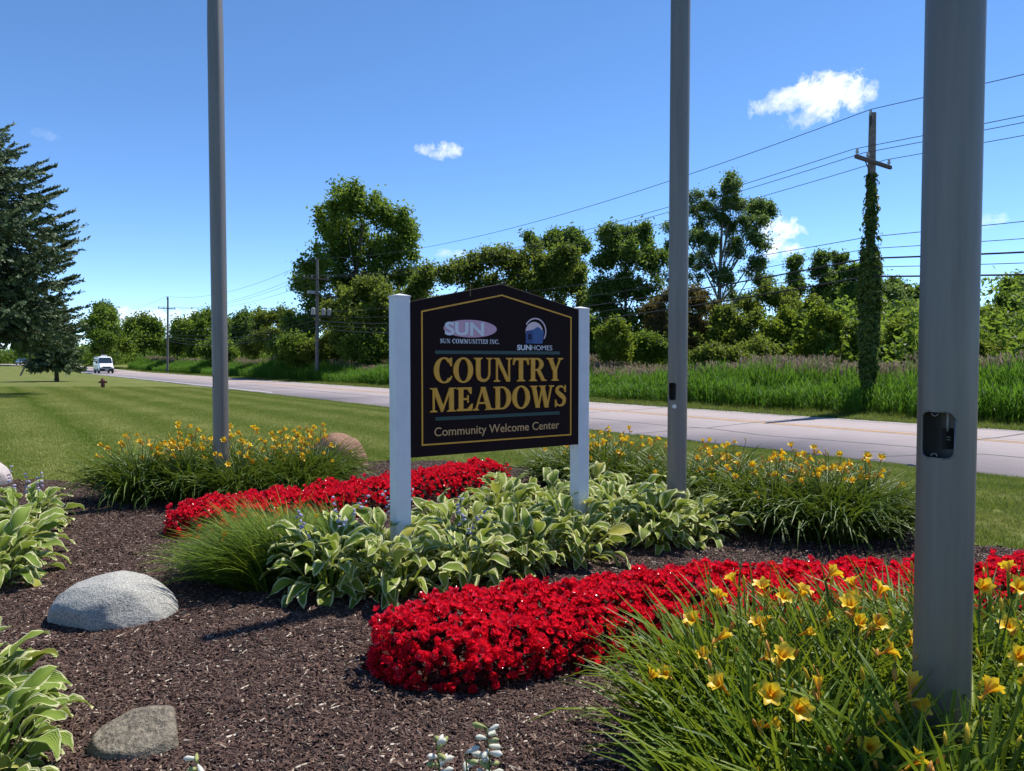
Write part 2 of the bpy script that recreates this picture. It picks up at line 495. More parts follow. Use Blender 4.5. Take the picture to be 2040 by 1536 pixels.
M['pole_metal'] = galv()
M['dark_metal'] = plain('dark_metal', (0.02, 0.02, 0.022), 0.6)
M['brass'] = plain('brass', (0.65, 0.5, 0.25), 0.3, 0.9)
M['white_vinyl'] = plain('white_vinyl', (0.70, 0.70, 0.73), 0.5, var=0.06, scale=7)
M['sign_board'] = plain('sign_board', (0.017, 0.008, 0.009), 0.65, spec=0.1, var=0.15, scale=3, bmp=0.05, bscale=120)
M['sign_gold'] = plain('sign_gold', (0.74, 0.35, 0.03), 0.55, var=0.08, scale=20)
M['sign_tan'] = plain('sign_tan', (0.58, 0.33, 0.14), 0.5, var=0.05)
M['sign_teal'] = plain('sign_teal', (0.008, 0.05, 0.045), 0.45, var=0.1)
M['sign_white'] = plain('sign_white', (0.72, 0.72, 0.76), 0.5, var=0.04)
M['sign_pink'] = plain('sign_pink', (0.62, 0.36, 0.46), 0.5, var=0.05)
M['sign_blush'] = plain('sign_blush', (0.72, 0.55, 0.58), 0.5, var=0.04)
M['sign_navy'] = plain('sign_navy', (0.02, 0.055, 0.19), 0.5, var=0.08)
M['sign_blue'] = plain('sign_blue', (0.035, 0.10, 0.28), 0.5, var=0.08)
M['pole_wood'] = plain('pole_wood', (0.14, 0.128, 0.118), 0.9, var=0.35, scale=9, bmp=0.5)
M['arm_wood'] = plain('arm_wood', (0.10, 0.075, 0.06), 0.9, var=0.3)
M['insulator'] = plain('insulator', (0.32, 0.33, 0.34), 0.25)
M['wire'] = plain('wire', (0.035, 0.04, 0.045), 0.6)
M['cable'] = plain('cable', (0.012, 0.012, 0.013), 0.6)
M['transformer'] = plain('transformer', (0.3, 0.31, 0.31), 0.6)
M['van_white'] = plain('van_white', (0.8, 0.8, 0.8), 0.2, var=0.02)
M['car_dark'] = plain('car_dark', (0.03, 0.04, 0.05), 0.2)
M['glass'] = plain('glass', (0.02, 0.035, 0.05), 0.06, spec=0.8)
M['black_plastic'] = plain('black_plastic', (0.02, 0.02, 0.02), 0.6)
M['rubber'] = plain('rubber', (0.015, 0.015, 0.015), 0.85)
M['rim'] = plain('rim', (0.4, 0.4, 0.41), 0.35, 0.8)
M['hydrant'] = plain('hydrant', (0.10, 0.025, 0.016), 0.6, var=0.3)
M['plate'] = plain('plate', (0.6, 0.6, 0.62), 0.5)
def lampglass():
    m, t, b = newmat('headlamp')
    b.inputs['Base Color'].default_value = (0.8, 0.8, 0.8, 1)
    b.inputs['Emission Color'].default_value = (1, 0.97, 0.9, 1)
    b.inputs['Emission Strength'].default_value = 2.0
    b.inputs['Roughness'].default_value = 0.15
    return m
M['headlamp'] = lampglass()

# ------------------------------------------------------------------ ground, road, bed
def structure(o):
    o['kind'] = 'structure'
    return o
def grid_mesh(name, X, Y, Z, mats):
    ny, nx = X.shape
    V = np.stack([X, Y, Z], -1).reshape(-1, 3)
    i = np.arange(ny * nx).reshape(ny, nx)
    F = np.stack([i[:-1, :-1], i[:-1, 1:], i[1:, 1:], i[1:, :-1]], -1).reshape(-1, 4)
    me = mesh(name, V, F, mats, smooth=True)
    return me
def lawn_mat():
    m, t, b = newmat('lawn_soil')
    p = wpos(t)
    sx = N(t, 'ShaderNodeSeparateXYZ'); L(t, p, sx.inputs[0])
    n1 = noise(t, 0.35, 5, 0.6, p); n2 = noise(t, 12, 4, 0.75, p); n3 = noise(t, 1.3, 5, 0.75, p)
    f = tmath(t, 'ADD', tmath(t, 'MULTIPLY', n1, 0.35), tmath(t, 'ADD', tmath(t, 'MULTIPLY', n2, 0.3), tmath(t, 'MULTIPLY', n3, 0.35)))
    col = ramp(t, f, [(0.32, (0.085, 0.105, 0.025)), (0.5, (0.13, 0.145, 0.04)), (0.66, (0.24, 0.21, 0.085))])
    # mowing tracks, parallel to the road
    o = tmath(t, 'ADD', tmath(t, 'MULTIPLY', sx.outputs[0], 0.8), tmath(t, 'MULTIPLY', sx.outputs[1], 0.6))
    o = tmath(t, 'ADD', o, tmath(t, 'MULTIPLY', n1, 0.6))
    s = N(t, 'ShaderNodeMath', operation='SINE'); L(t, tmath(t, 'MULTIPLY', o, 3.4), s.inputs[0])
    k = tmath(t, 'MULTIPLY', tmath(t, 'ADD', s.outputs[0], 1.0), 0.5)
    col = mixcol(t, tmath(t, 'MULTIPLY', k, 0.4), col, (0.10, 0.14, 0.02))
    L(t, col, b.inputs['Base Color'])
    b.inputs['Roughness'].default_value = 0.95
    b.inputs['Specular IOR Level'].default_value = 0.1
    bump(t, b, n2, 0.8, 0.05)
    return m
M['lawn'] = lawn_mat()
oo = np.concatenate([-np.geomspace(3000, 8, 40), np.linspace(-7, 8, 24), np.linspace(8.5, 35, 80), np.geomspace(36, 3000, 40)])
tt = np.concatenate([-np.geomspace(2500, 31, 30), np.linspace(-30, 60, 90), np.linspace(62, 260, 60), np.geomspace(264, 3500, 30)])
OO, TT = np.meshgrid(oo, tt)
OB = OO + bend(np.minimum(TT, 500))
GX = 0.8 * OB - 0.6 * TT; GY = 0.6 * OB + 0.8 * TT
ground = obj('ground', grid_mesh('ground', GX, GY, height(GX, GY) - 0.0, [M['lawn']]))
structure(ground)

def road_mat():
    m, t, b = newmat('worn_asphalt')
    p = wpos(t)
    n1 = noise(t, 0.3, 5, 0.6, p); n2 = noise(t, 60, 3, 0.7, p); n3 = noise(t, 2.5, 6, 0.7, p)
    f = tmath(t, 'ADD', tmath(t, 'MULTIPLY', n1, 0.4), tmath(t, 'ADD', tmath(t, 'MULTIPLY', n2, 0.35), tmath(t, 'MULTIPLY', n3, 0.25)))
    L(t, ramp(t, f, [(0.32, (0.25, 0.208, 0.206)), (0.5, (0.30, 0.252, 0.25)), (0.7, (0.35, 0.30, 0.297))]), b.inputs['Base Color'])
    b.inputs['Roughness'].default_value = 0.9
    bump(t, b, n2, 0.4, 0.01)
    return m
M['road'] = road_mat()
def road_strip(name, o0, o1, t0, t1, dz, mat, skirt=0.0, step=2.0, jit=0.0):
    ts = np.arange(t0, t1 + step * 0.5, step)
    b = bend(ts)
    os_ = [o0, o1] if not skirt else [o0 - 0.03, o0, o1, o1 + 0.03]
    dzs = [dz, dz] if not skirt else [dz - skirt, dz, dz, dz - skirt]
    X, Y, Z = [], [], []
    for o, d in zip(os_, dzs):
        j = RNG.normal(0, jit, len(ts)) if jit and o in (o0, o1) else 0
        ob = o + b + j
        x = 0.8 * ob - 0.6 * ts; y = 0.6 * ob + 0.8 * ts
        mid = 17.7 + b
        zc = height(0.8 * mid - 0.6 * ts, 0.6 * mid + 0.8 * ts)
        X.append(x); Y.append(y); Z.append(zc + d)
    return obj(name, grid_mesh(name, np.array(X), np.array(Y), np.array(Z), [mat]))
road = structure(road_strip('road', 13.45, 22.15, -90, 420, 0.04, M['road'], skirt=0.08, step=1.0, jit=0.03))
M['yellow_paint'] = plain('yellow_paint', (0.52, 0.28, 0.06), 0.8, var=0.2, scale=3)
M['white_paint'] = plain('white_paint', (0.6, 0.58, 0.56), 0.8, var=0.15, scale=3)
M['tar'] = plain('tar', (0.10, 0.09, 0.092), 0.7, var=0.25, scale=3)
for o0, nm in ((18.72, 'yellow_centre_line'), (18.98, 'yellow_centre_line')):
    structure(road_strip(nm, o0, o0 + 0.1, -90, 420, 0.044, M['yellow_paint']))
structure(road_strip('white_edge_line', 21.85, 21.98, -90, 420, 0.044, M['white_paint']))
structure(road_strip('white_edge_line', 13.8, 13.96, 41.5, 420, 0.044, M['white_paint']))
ROADZ = -0.15
def ground_strip(name, pts, width, z, mat, jit=0.02):
    P = []
    for a, b in zip(pts[:-1], pts[1:]):
        n = max(2, int((Vector(b) - Vector(a)).length / 0.25))
        for i in range(n): P.append(Vector(a).lerp(Vector(b), i / n))
    P.append(Vector(pts[-1]))
    V, F = [], []
    for i, p in enumerate(P):
        d = (P[min(i + 1, len(P) - 1)] - P[max(i - 1, 0)]); d.z = 0; d.normalize()
        n = Vector((-d.y, d.x, 0))
        c = p + n * random.gauss(0, jit)
        wd = width * random.uniform(0.6, 1.3) * 0.5
        V += [(*(c + n * wd).xy, z), (*(c - n * wd).xy, z)]
        if i: F.append((2 * i - 2, 2 * i - 1, 2 * i + 1, 2 * i))
    return obj(name, mesh(name, V, np.array(F), [mat]))
CR = [[(1130, 824), (1170, 822), (1217, 819), (1273, 816), (1330, 811)], [(1100, 824), (1170, 832), (1325, 847.5), (1405, 853)],
      [(1240, 867), (1270, 864), (1328, 858.5), (1369, 852.7), (1407, 852.7), (1510, 841), (1600, 834)],  # tar crack; its right end is the vine-clad pole's cast shadow drawn as tar
      [(1407, 853), (1537, 869), (1675, 879), (1822, 891), (1949, 904), (2040, 912), (2300, 938)],
      [(1716, 899), (1760, 901), (1771, 907.5), (1743, 916)], [(1774, 909), (1822, 907), (1900, 900)], [(1930, 878), (1983, 872), (2040, 864), (2140, 852)],
      [(470, 764), (600, 776), (775, 792), (900, 805)], [(560, 772), (640, 770), (720, 770)]]
for i, pl in enumerate(CR):
    g = [gnd(x, y, ROADZ) for x, y in pl]
    structure(ground_strip('tar_and_shadow_seam', g, 0.07, ROADZ + 0.0035 + 0.0006 * i, M['tar']))

# flower bed of shredded bark
BED = [(-14, -2), (-14, 9.4), (-9, 9.7), (-5.6, 9.9), (-3.6, 10.3), (-2.2, 11.6), (-1.2, 11.8), (0.2, 11.2), (1.4, 10.4), (2.6, 9.0), (3.7, 7.5), (4.2, 6.2), (5.2, 5.9), (9, 6.3), (9, -2)]
BED = np.array(BED)
def inside(px, py, poly):
    c = np.zeros(np.shape(px), bool)
    n = len(poly)
    for i in range(n):
        x0, y0 = poly[i]; x1, y1 = poly[(i + 1) % n]
        cond = ((y0 > py) != (y1 > py)) & (px < (x1 - x0) * (py - y0) / (y1 - y0 + 1e-12) + x0)
        c ^= cond
    return c
def bedz(x, y):
    x = np.asarray(x, float); y = np.asarray(y, float)
    return 0.018 + 0.03 * sstep(0, 1, np.sin(x * 0.9 + 0.5) * np.cos(y * 0.8) * 0.5 + 0.5) * sstep(2, 5, y)
gx = np.arange(-14, 9.01, 0.1); gy = np.arange(-2, 12.0, 0.1)
BX, BY = np.meshgrid(gx, gy)
BZ = bedz(BX, BY) + 0.006 * np.sin(BX * 7.1) * np.cos(BY * 6.3)
wob = 0.12 * np.sin(BX * 2.3 + BY)
keep = inside((BX[:-1, :-1] + 0.05 + wob[:-1, :-1]).ravel(), (BY[:-1, :-1] + 0.05 + wob[:-1, :-1]).ravel(), BED)
idx = np.arange(BX.size).reshape(BX.shape)
F = np.stack([idx[:-1, :-1], idx[:-1, 1:], idx[1:, 1:], idx[1:, :-1]], -1).reshape(-1, 4)[keep]
def mulch_base():
    m, t, b = newmat('mulch_bed')
    p = wpos(t)
    n = noise(t, 45, 6, 0.75, p); n2 = noise(t, 1.2, 4, 0.6, p)
    f = tmath(t, 'ADD', tmath(t, 'MULTIPLY', n, 0.75), tmath(t, 'MULTIPLY', n2, 0.25))
    L(t, ramp(t, f, [(0.3, (0.018, 0.011, 0.009)), (0.55, (0.05, 0.032, 0.027)), (0.75, (0.1, 0.07, 0.058))]), b.inputs['Base Color'])
    b.inputs['Roughness'].default_value = 0.95
    bump(t, b, n, 1.0, 0.03)
    return m
M['mulch'] = mulch_base()
bed = structure(obj('mulch_bed', mesh('mulch_bed', np.stack([BX, BY, BZ], -1).reshape(-1, 3), F, [M['mulch']], smooth=True)))

# ------------------------------------------------------------------ scattering of uncountable ground cover
def scatter(name, P, rot, scl, src, label, cat):
    me = bpy.data.meshes.new(name + '_points')
    me.vertices.add(len(P)); me.vertices.foreach_set('co', np.asarray(P, np.float32).ravel())
    a = me.attributes.new('rot', 'FLOAT_VECTOR', 'POINT'); a.data.foreach_set('vector', np.asarray(rot, np.float32).ravel())
    a = me.attributes.new('scl', 'FLOAT_VECTOR', 'POINT'); a.data.foreach_set('vector', np.asarray(scl, np.float32).ravel())
    o = obj(name, me)
    ng = bpy.data.node_groups.new(name, 'GeometryNodeTree')
    ng.interface.new_socket('Geometry', in_out='INPUT', socket_type='NodeSocketGeometry')
    ng.interface.new_socket('Geometry', in_out='OUTPUT', socket_type='NodeSocketGeometry')
    gi = ng.nodes.new('NodeGroupInput'); go = ng.nodes.new('NodeGroupOutput')
    ins = ng.nodes.new('GeometryNodeInstanceOnPoints')
    oi = ng.nodes.new('GeometryNodeObjectInfo'); oi.inputs['Object'].default_value = src; oi.transform_space = 'ORIGINAL'
    nr = ng.nodes.new('GeometryNodeInputNamedAttribute'); nr.data_type = 'FLOAT_VECTOR'; nr.inputs['Name'].default_value = 'rot'
    ns = ng.nodes.new('GeometryNodeInputNamedAttribute'); ns.data_type = 'FLOAT_VECTOR'; ns.inputs['Name'].default_value = 'scl'
    er = ng.nodes.new('FunctionNodeEulerToRotation')
    ng.links.new(gi.outputs[0], ins.inputs['Points'])
    ng.links.new(oi.outputs['Geometry'], ins.inputs['Instance'])
    ng.links.new(nr.outputs['Attribute'], er.inputs[0]); ng.links.new(er.outputs[0], ins.inputs['Rotation'])
    ng.links.new(ns.outputs['Attribute'], ins.inputs['Scale'])
    ng.links.new(ins.outputs[0], go.inputs[0])
    mod = o.modifiers.new('scatter', 'NODES'); mod.node_group = ng
    return tag(o, label, cat, kind='stuff')
def jitter_grid(x0, x1, y0, y1, s, jit=0.5):
    gx = np.arange(x0, x1, s); gy = np.arange(y0, y1, s)
    X, Y = np.meshgrid(gx, gy)
    X = X.ravel() + RNG.uniform(-jit, jit, X.size) * s; Y = Y.ravel() + RNG.uniform(-jit, jit, Y.size) * s
    return X, Y
def in_view(x, y, marg=0.6, near=2.0):
    return (y > near) & (np.abs(x) < y * 0.7083 + marg + 0.04 * y)

# bark chips
def chip_patch(n, size):
    L_ = RNG.gamma(4, 0.0052, n) + 0.005; W_ = RNG.uniform(0.003, 0.009, n) * (0.6 + L_ / 0.04); H_ = RNG.uniform(0.0015, 0.004, n)
    big = RNG.random(n) < 0.02; L_[big] *= 1.8
    base = np.array([[-1, -1, -1], [1, -.6, -1], [1, .7, -1], [-1, 1, -1], [-.9, -.9, 1], [.85, -.6, 1], [.95, .6, 1], [-.8, .9, 1]], float) * 0.5
    V = base[None] * np.stack([L_, W_, H_], -1)[:, None, :]
    yaw = RNG.uniform(0, 2 * np.pi, n); pit = RNG.normal(0, 0.28, n); rol = RNG.normal(0, 0.5, n)
    def rotm(a, ax):
        c, s = np.cos(a), np.sin(a); o = np.ones_like(a); z = np.zeros_like(a)
        if ax == 0: mm = [[o, z, z], [z, c, -s], [z, s, c]]
        elif ax == 1: mm = [[c, z, s], [z, o, z], [-s, z, c]]
        else: mm = [[c, -s, z], [s, c, z], [z, z, o]]
        return np.moveaxis(np.array(mm), -1, 0)
    Rm = rotm(yaw, 2) @ rotm(pit, 1) @ rotm(rol, 0)
    V = np.einsum('nij,nkj->nki', Rm, V)
    V[..., 0] += RNG.uniform(-size, size, n)[:, None] * 0.5
    V[..., 1] += RNG.uniform(-size, size, n)[:, None] * 0.5
    V[..., 2] += RNG.uniform(0.0, 0.017, n)[:, None]
    f = np.array([[4, 5, 6, 7], [0, 1, 5, 4], [1, 2, 6, 5], [2, 3, 7, 6], [3, 0, 4, 7]])
    F = (f[None] + 8 * np.arange(n)[:, None, None]).reshape(-1, 4)
    return V.reshape(-1, 3), F
def chip_mat():
    m, t, b = newmat('bark_chip')
    g = N(t, 'ShaderNodeNewGeometry')
    n = noise(t, 1.1, 4, 0.6, g.outputs['Position'])
    rnd = g.outputs['Random Per Island']
    c = ramp(t, rnd, [(0.0, (0.022, 0.010, 0.008)), (0.4, (0.058, 0.03, 0.022)), (0.74, (0.115, 0.062, 0.044)), (0.925, (0.17, 0.105, 0.075)), (0.97, (0.34, 0.26, 0.185)), (1.0, (0.62, 0.54, 0.44))])
    c = mixcol(t, tmath(t, 'MULTIPLY', n, 0.25), c, (0.055, 0.03, 0.026))
    L(t, c, b.inputs['Base Color'])
    b.inputs['Roughness'].default_value = 0.75
    b.inputs['Specular IOR Level'].default_value = 0.35
    return m
M['chip'] = chip_mat()
V, F = chip_patch(1500, 0.42)
src = obj('bark_mulch_patch', mesh('bark_mulch_patch', V, F, [M['chip']]), None, (-0.6, 3.2, float(bedz(-0.6, 3.2)) - 0.004))
tag(src, 'small patch of brown shredded bark chips in front of the red flowers', 'mulch', kind='stuff')
X, Y = jitter_grid(-8, 7, 2.1, 12, 0.27, 0.35)
k = inside(X, Y, BED) & in_view(X, Y, 0.5, 2.1)
X, Y = X[k], Y[k]
scatter('bark_mulch', np.stack([X, Y, bedz(X, Y) - 0.004], -1), np.stack([0 * X, 0 * X, RNG.uniform(0, 6.28, len(X))], -1), np.repeat(RNG.uniform(0.9, 1.15, len(X))[:, None], 3, 1), src,
        'brown shredded bark mulch covering the whole flower bed', 'mulch')

# strap-like blades, vectorised
def blades(root, az, length, width, lean, curve, seg=4, twist=None, fold=False, wshape=None, zcap=None):
    n = len(az)
    s = np.linspace(0, 1, seg + 1)
    th = lean[:, None] + curve[:, None] * s[None] ** 1.3
    step = length[:, None] / seg
    dr = np.sin(th[:, :-1]) * step; dz = np.cos(th[:, :-1]) * step
    r = np.concatenate([np.zeros((n, 1)), np.cumsum(dr, 1)], 1); z = np.concatenate([np.zeros((n, 1)), np.cumsum(dz, 1)], 1)
    ca, sa = np.cos(az)[:, None], np.sin(az)[:, None]
    C = np.stack([root[:, 0:1] + r * ca, root[:, 1:2] + r * sa, root[:, 2:3] + z], -1)
    if wshape is None: wshape = np.array([0.75, 1.0, 0.95, 0.7, 0.05]) if seg == 4 else np.interp(s, [0, 0.25, 0.55, 0.85, 1], [0.75, 1, 0.95, 0.55, 0.04])
    tw = (np.zeros(n) if twist is None else twist)[:, None] * np.ones_like(s)[None]
    side = np.stack([-sa * np.cos(tw), ca * np.cos(tw), np.sin(tw)], -1) * (width[:, None] * wshape[None] * 0.5)[..., None]
    if fold:
        up = np.stack([-np.cos(th) * ca, -np.cos(th) * sa, np.sin(th)], -1) * (width[:, None] * wshape[None] * 0.28)[..., None]
        V = np.stack([C - side + up, C - 0.3 * up, C + side + up], 2)
        k = 3
    else:
        V = np.stack([C - side, C + side], 2); k = 2
    i = np.arange(n)[:, None] * (seg + 1) * k + np.arange(seg)[None] * k
    F = [np.stack([i + j, i + j + 1, i + j + 1 + k, i + j + k], -1).reshape(-1, 4) for j in range(k - 1)]
    return V.reshape(-1, 3), np.concatenate(F)

# mown grass
def lawn_blade_mat():
    m, t, b = newmat('lawn_blade')
    g = N(t, 'ShaderNodeNewGeometry'); p = g.outputs['Position']
    sx = N(t, 'ShaderNodeSeparateXYZ'); L(t, p, sx.inputs[0])
    n1 = noise(t, 0.35, 5, 0.6, p); n3 = noise(t, 3.0, 4, 0.7, p)
    f = tmath(t, 'ADD', tmath(t, 'MULTIPLY', n1, 0.4), tmath(t, 'ADD', tmath(t, 'MULTIPLY', g.outputs['Random Per Island'], 0.35), tmath(t, 'MULTIPLY', n3, 0.25)))
    col = ramp(t, f, [(0.25, (0.165, 0.21, 0.03)), (0.5, (0.27, 0.315, 0.06)), (0.7, (0.5, 0.46, 0.17))])
    o = tmath(t, 'ADD', tmath(t, 'MULTIPLY', sx.outputs[0], 0.8), tmath(t, 'MULTIPLY', sx.outputs[1], 0.6))
    o = tmath(t, 'ADD', o, tmath(t, 'MULTIPLY', n1, 0.6))
    s = N(t, 'ShaderNodeMath', operation='SINE'); L(t, tmath(t, 'MULTIPLY', o, 3.4), s.inputs[0])
    k = tmath(t, 'MULTIPLY', tmath(t, 'ADD', s.outputs[0], 1.0), 0.5)
    k2 = tmath(t, 'SUBTRACT', 1.0, tmath(t, 'MULTIPLY', tmath(t, 'ABSOLUTE', tmath(t, 'SUBTRACT', o, 2.3)), 2.2), clamp=True)
    k = tmath(t, 'MAXIMUM', tmath(t, 'MULTIPLY', k, 0.62), k2)
    col = mixcol(t, tmath(t, 'MULTIPLY', k, 0.9), col, (0.13, 0.2, 0.012))
    L(t, col, b.inputs['Base Color'])
    b.inputs['Roughness'].default_value = 0.55
    b.inputs['Specular IOR Level'].default_value = 0.25
    tr = N(t, 'ShaderNodeBsdfTranslucent'); L(t, col, tr.inputs[0])
    mx = N(t, 'ShaderNodeMixShader'); mx.inputs[0].default_value = 0.3
    L(t, b.outputs[0], mx.inputs[1]); L(t, tr.outputs[0], mx.inputs[2])
    L(t, mx.outputs[0], t.nodes['Material Output'].inputs[0])
    return m
M['lawn_blade'] = lawn_blade_mat()
n = 420
root = np.stack([RNG.uniform(-.2, .2, n), RNG.uniform(-.2, .2, n), np.zeros(n) - 0.01], -1)
V, F = blades(root, RNG.uniform(0, 6.28, n), RNG.uniform(0.04, 0.075, n), RNG.uniform(0.005, 0.009, n), RNG.uniform(0.1, 0.6, n), RNG.uniform(0.1, 0.7, n), seg=2, wshape=np.array([1, 0.8, 0.05]))
src = obj('lawn_grass_patch', mesh('lawn_grass_patch', V, F, [M['lawn_blade']]), None, (-7.0, 12.0, hz(-7.0, 12.0)))
tag(src, 'small patch of mown grass beside the left bed edge', 'grass', kind='stuff')
X, Y = jitter_grid(-40, 24, 5.6, 46, 0.3, 0.4)
o_ = 0.8 * X + 0.6 * Y
k = ~inside(X + 0.12 * np.sin(X * 2.3 + Y), Y + 0.12 * np.sin(X * 2.3 + Y), BED) & in_view(X, Y, 1.0, 5.6) & (o_ < 13.36)
X, Y = X[k], Y[k]
scatter('lawn_grass', np.stack([X, Y, height(X, Y)], -1), np.stack([0 * X, 0 * X, RNG.uniform(0, 6.28, len(X))], -1), np.repeat(RNG.uniform(0.8, 1.15, len(X))[:, None], 3, 1), src,
        'mown green lawn grass between the flower bed and the road', 'grass')

# rough verge and reeds across the road
n = 260
root = np.stack([RNG.uniform(-.4, .4, n), RNG.uniform(-.4, .4, n), np.zeros(n) - 0.02], -1)
V, F = blades(root, RNG.uniform(0, 6.28, n), RNG.uniform(0.1, 0.34, n), RNG.uniform(0.008, 0.02, n), RNG.uniform(0.05, 0.6, n), RNG.uniform(0.2, 1.2, n), seg=3, wshape=np.array([0.8, 1, 0.7, 0.05]))
lo = ot(23.0, 4.0)
src = obj('verge_grass_patch', mesh('verge_grass_patch', V, F, [M['verge']]), None, (lo.x, lo.y, hz(lo.x, lo.y)))
tag(src, 'small patch of rough grass on the far road verge', 'grass', kind='stuff')
def far_scatter(o0, o1, t0, t1, s):
    O, T = jitter_grid(o0, o1, t0, t1, s, 0.5)
    ob = O + bend(T)
    X = 0.8 * ob - 0.6 * T; Y = 0.6 * ob + 0.8 * T
    k = in_view(X, Y, 5, 3)
    return O[k], T[k], X[k], Y[k]
O, T, X, Y = far_scatter(22.3, 25.2, -22, 190, 0.42)
hs = 0.45 + 0.75 * sstep(22.3, 24.6, O) * RNG.uniform(0.7, 1.4, len(O))
scatter('verge_grass', np.stack([X, Y, height(X, Y)], -1), np.stack([0 * X, 0 * X, RNG.uniform(0, 6.28, len(X))], -1), np.stack([0.6 + 0.4 * hs, 0.6 + 0.4 * hs, hs], -1), src,
        'rough uncut grass along the far side of the road', 'grass')
def reed_patch(n, plume):
    rx, ry = RNG.uniform(-.55, .55, n), RNG.uniform(-.55, .55, n)
    H = RNG.uniform(1.45, 2.0, n)
    laz, ll = RNG.uniform(0, 6.28, n), RNG.uniform(0, 0.07, n)
    VV, FF, MI = [], [], []
    base = 0
    def put(v, f, mi):
        nonlocal base
        VV.append(v); FF.append(f + base); MI.append(np.full(len(f), mi)); base += len(v)
    v, f = blades(np.stack([rx, ry, 0 * rx - 0.05], -1), laz, H, np.full(n, 0.014), ll, ll * 0.5, seg=2, wshape=np.array([1, 0.9, 0.4]))
    put(v, f, 0)
    for j in range(8):
        h = H * RNG.uniform(0.25, 0.97, n)
        root = np.stack([rx + np.cos(laz) * np.sin(ll) * h, ry + np.sin(laz) * np.sin(ll) * h, h * np.cos(ll)], -1)
        v, f = blades(root, RNG.uniform(0, 6.28, n), RNG.uniform(0.3, 0.55, n), RNG.uniform(0.018, 0.034, n), RNG.uniform(0.08, 0.4, n), RNG.uniform(0.1, 1.0, n), seg=3, wshape=np.array([0.7, 1, 0.7, 0.04]), twist=RNG.uniform(-.6, .6, n))
        put(v, f, 0)
    if plume:
        q = RNG.random(n) < 0.55
        m_ = q.sum()
        top = np.stack([(rx + np.cos(laz) * np.sin(ll) * H)[q], (ry + np.sin(laz) * np.sin(ll) * H)[q], H[q] - 0.02], -1)
        for j in range(9):
            rt = top + np.stack([0 * H[q], 0 * H[q], RNG.uniform(0, 0.28, m_)], -1)
            v, f = blades(rt, RNG.uniform(0, 6.28, m_), RNG.uniform(0.12, 0.24, m_), RNG.uniform(0.025, 0.05, m_), RNG.uniform(0.1, 0.5, m_), RNG.uniform(0.1, 0.9, m_), seg=2, wshape=np.array([0.4, 1, 0.1]))
            put(v, f, 1)
    return mesh('reed_patch', np.concatenate(VV), np.concatenate(FF), [M['reed'], M['plume']], mi=np.concatenate(MI))
for plume, o0, o1, s, nm, lb in ((False, 24.5, 27.0, 0.62, 'reed_bed', 'tall green reeds lining the far side of the road'), (True, 26.8, 31.5, 0.8, 'plumed_reed_bed', 'tall reeds with brown feathery plumes behind the green ones')):
    c = ot(o0 + 1.2, 12.0 if plume else 3.0)
    src = obj(nm + '_patch', reed_patch(46, plume), None, (c.x, c.y, hz(c.x, c.y)))
    tag(src, 'one dense tuft within the ' + ('brown plumed reeds' if plume else 'green roadside reeds'), 'reeds', kind='stuff')
    O, T, X, Y = far_scatter(o0, o1, -26, 150, s)
    hs = (0.62 + 0.38 * sstep(24.4, 26.2, O)) * RNG.uniform(0.85, 1.12, len(O)) if not plume else RNG.uniform(0.88, 1.1, len(O)) * (1.0 + 0.05 * sstep(27, 31, O))
    hs = hs * (0.86 + 0.22 * np.sin(T * 0.31) * np.sin(T * 0.13 + 1))
    scatter(nm, np.stack([X, Y, height(X, Y)], -1), np.stack([0 * X, 0 * X, RNG.uniform(0, 6.28, len(X))], -1), np.stack([hs * 0 + 1, hs * 0 + 1, hs], -1), src, lb, 'reeds')

# ------------------------------------------------------------------ trees
def rand_dirs(n):
    v = RNG.normal(size=(n, 3)); return v / np.linalg.norm(v, axis=1, keepdims=True)
def cards(P, Nrm, size, aspect=1.6):
    n = len(P)
    a = rand_dirs(n)
    u = np.cross(Nrm, a); u /= np.linalg.norm(u, axis=1, keepdims=True) + 1e-9
    v = np.cross(Nrm, u)
    s = size[:, None]
    fold = Nrm * s * 0.18
    V = np.stack([P - u * s * 0.5 * aspect, P + v * s * 0.42 + fold, P + u * s * 0.5 * aspect, P - v * s * 0.42 + fold], 1)
    F = np.arange(4 * n).reshape(n, 4)
    return V.reshape(-1, 3), F
def crown_points(lobes, leaf, dens, clump, airy):
    leaf = leaf * 0.76; clump = clump * 0.8
    """lobes: list of (center Vector, radius xyz); returns leaf positions and normals"""
    PP, NN, SS = [], [], []
    for (c, rad) in lobes:
        r = float(np.mean(rad))
        nc = max(10, int(dens * 12 * (r / clump) ** 2 * airy))
        d = rand_dirs(nc)
        bumpy = 1 + 0.18 * np.sin(d[:, 0] * 5 + c.x) * np.sin(d[:, 1] * 5 + c.y) + 0.14 * np.sin(d[:, 2] * 7 + c.z)
        rr = RNG.uniform(0.25, 1.06, nc) ** 0.75 * bumpy * np.where(RNG.random(nc) < 0.12, 1.22, 1.0)
        cc = np.array(c)[None] + d * rr[:, None] * np.array(rad)[None]
        nl = max(10, int(9 * (clump / leaf) ** 2 * 0.26))
        P = np.repeat(cc, nl, 0) + RNG.normal(size=(nc * nl, 3)) * clump * 0.36 * RNG.uniform(0.5, 1.35, (nc * nl, 1))
        dd = np.repeat(d, nl, 0)
        nn = dd * 0.35 + np.array([0.1, -0.05, 0.2]) + RNG.normal(size=P.shape) * 0.6
        nn /= np.linalg.norm(nn, axis=1, keepdims=True)
        PP.append(P); NN.append(nn); SS.append(RNG.uniform(0.6, 1.3, len(P)) * leaf)
    return np.concatenate(PP), np.concatenate(NN), np.concatenate(SS)
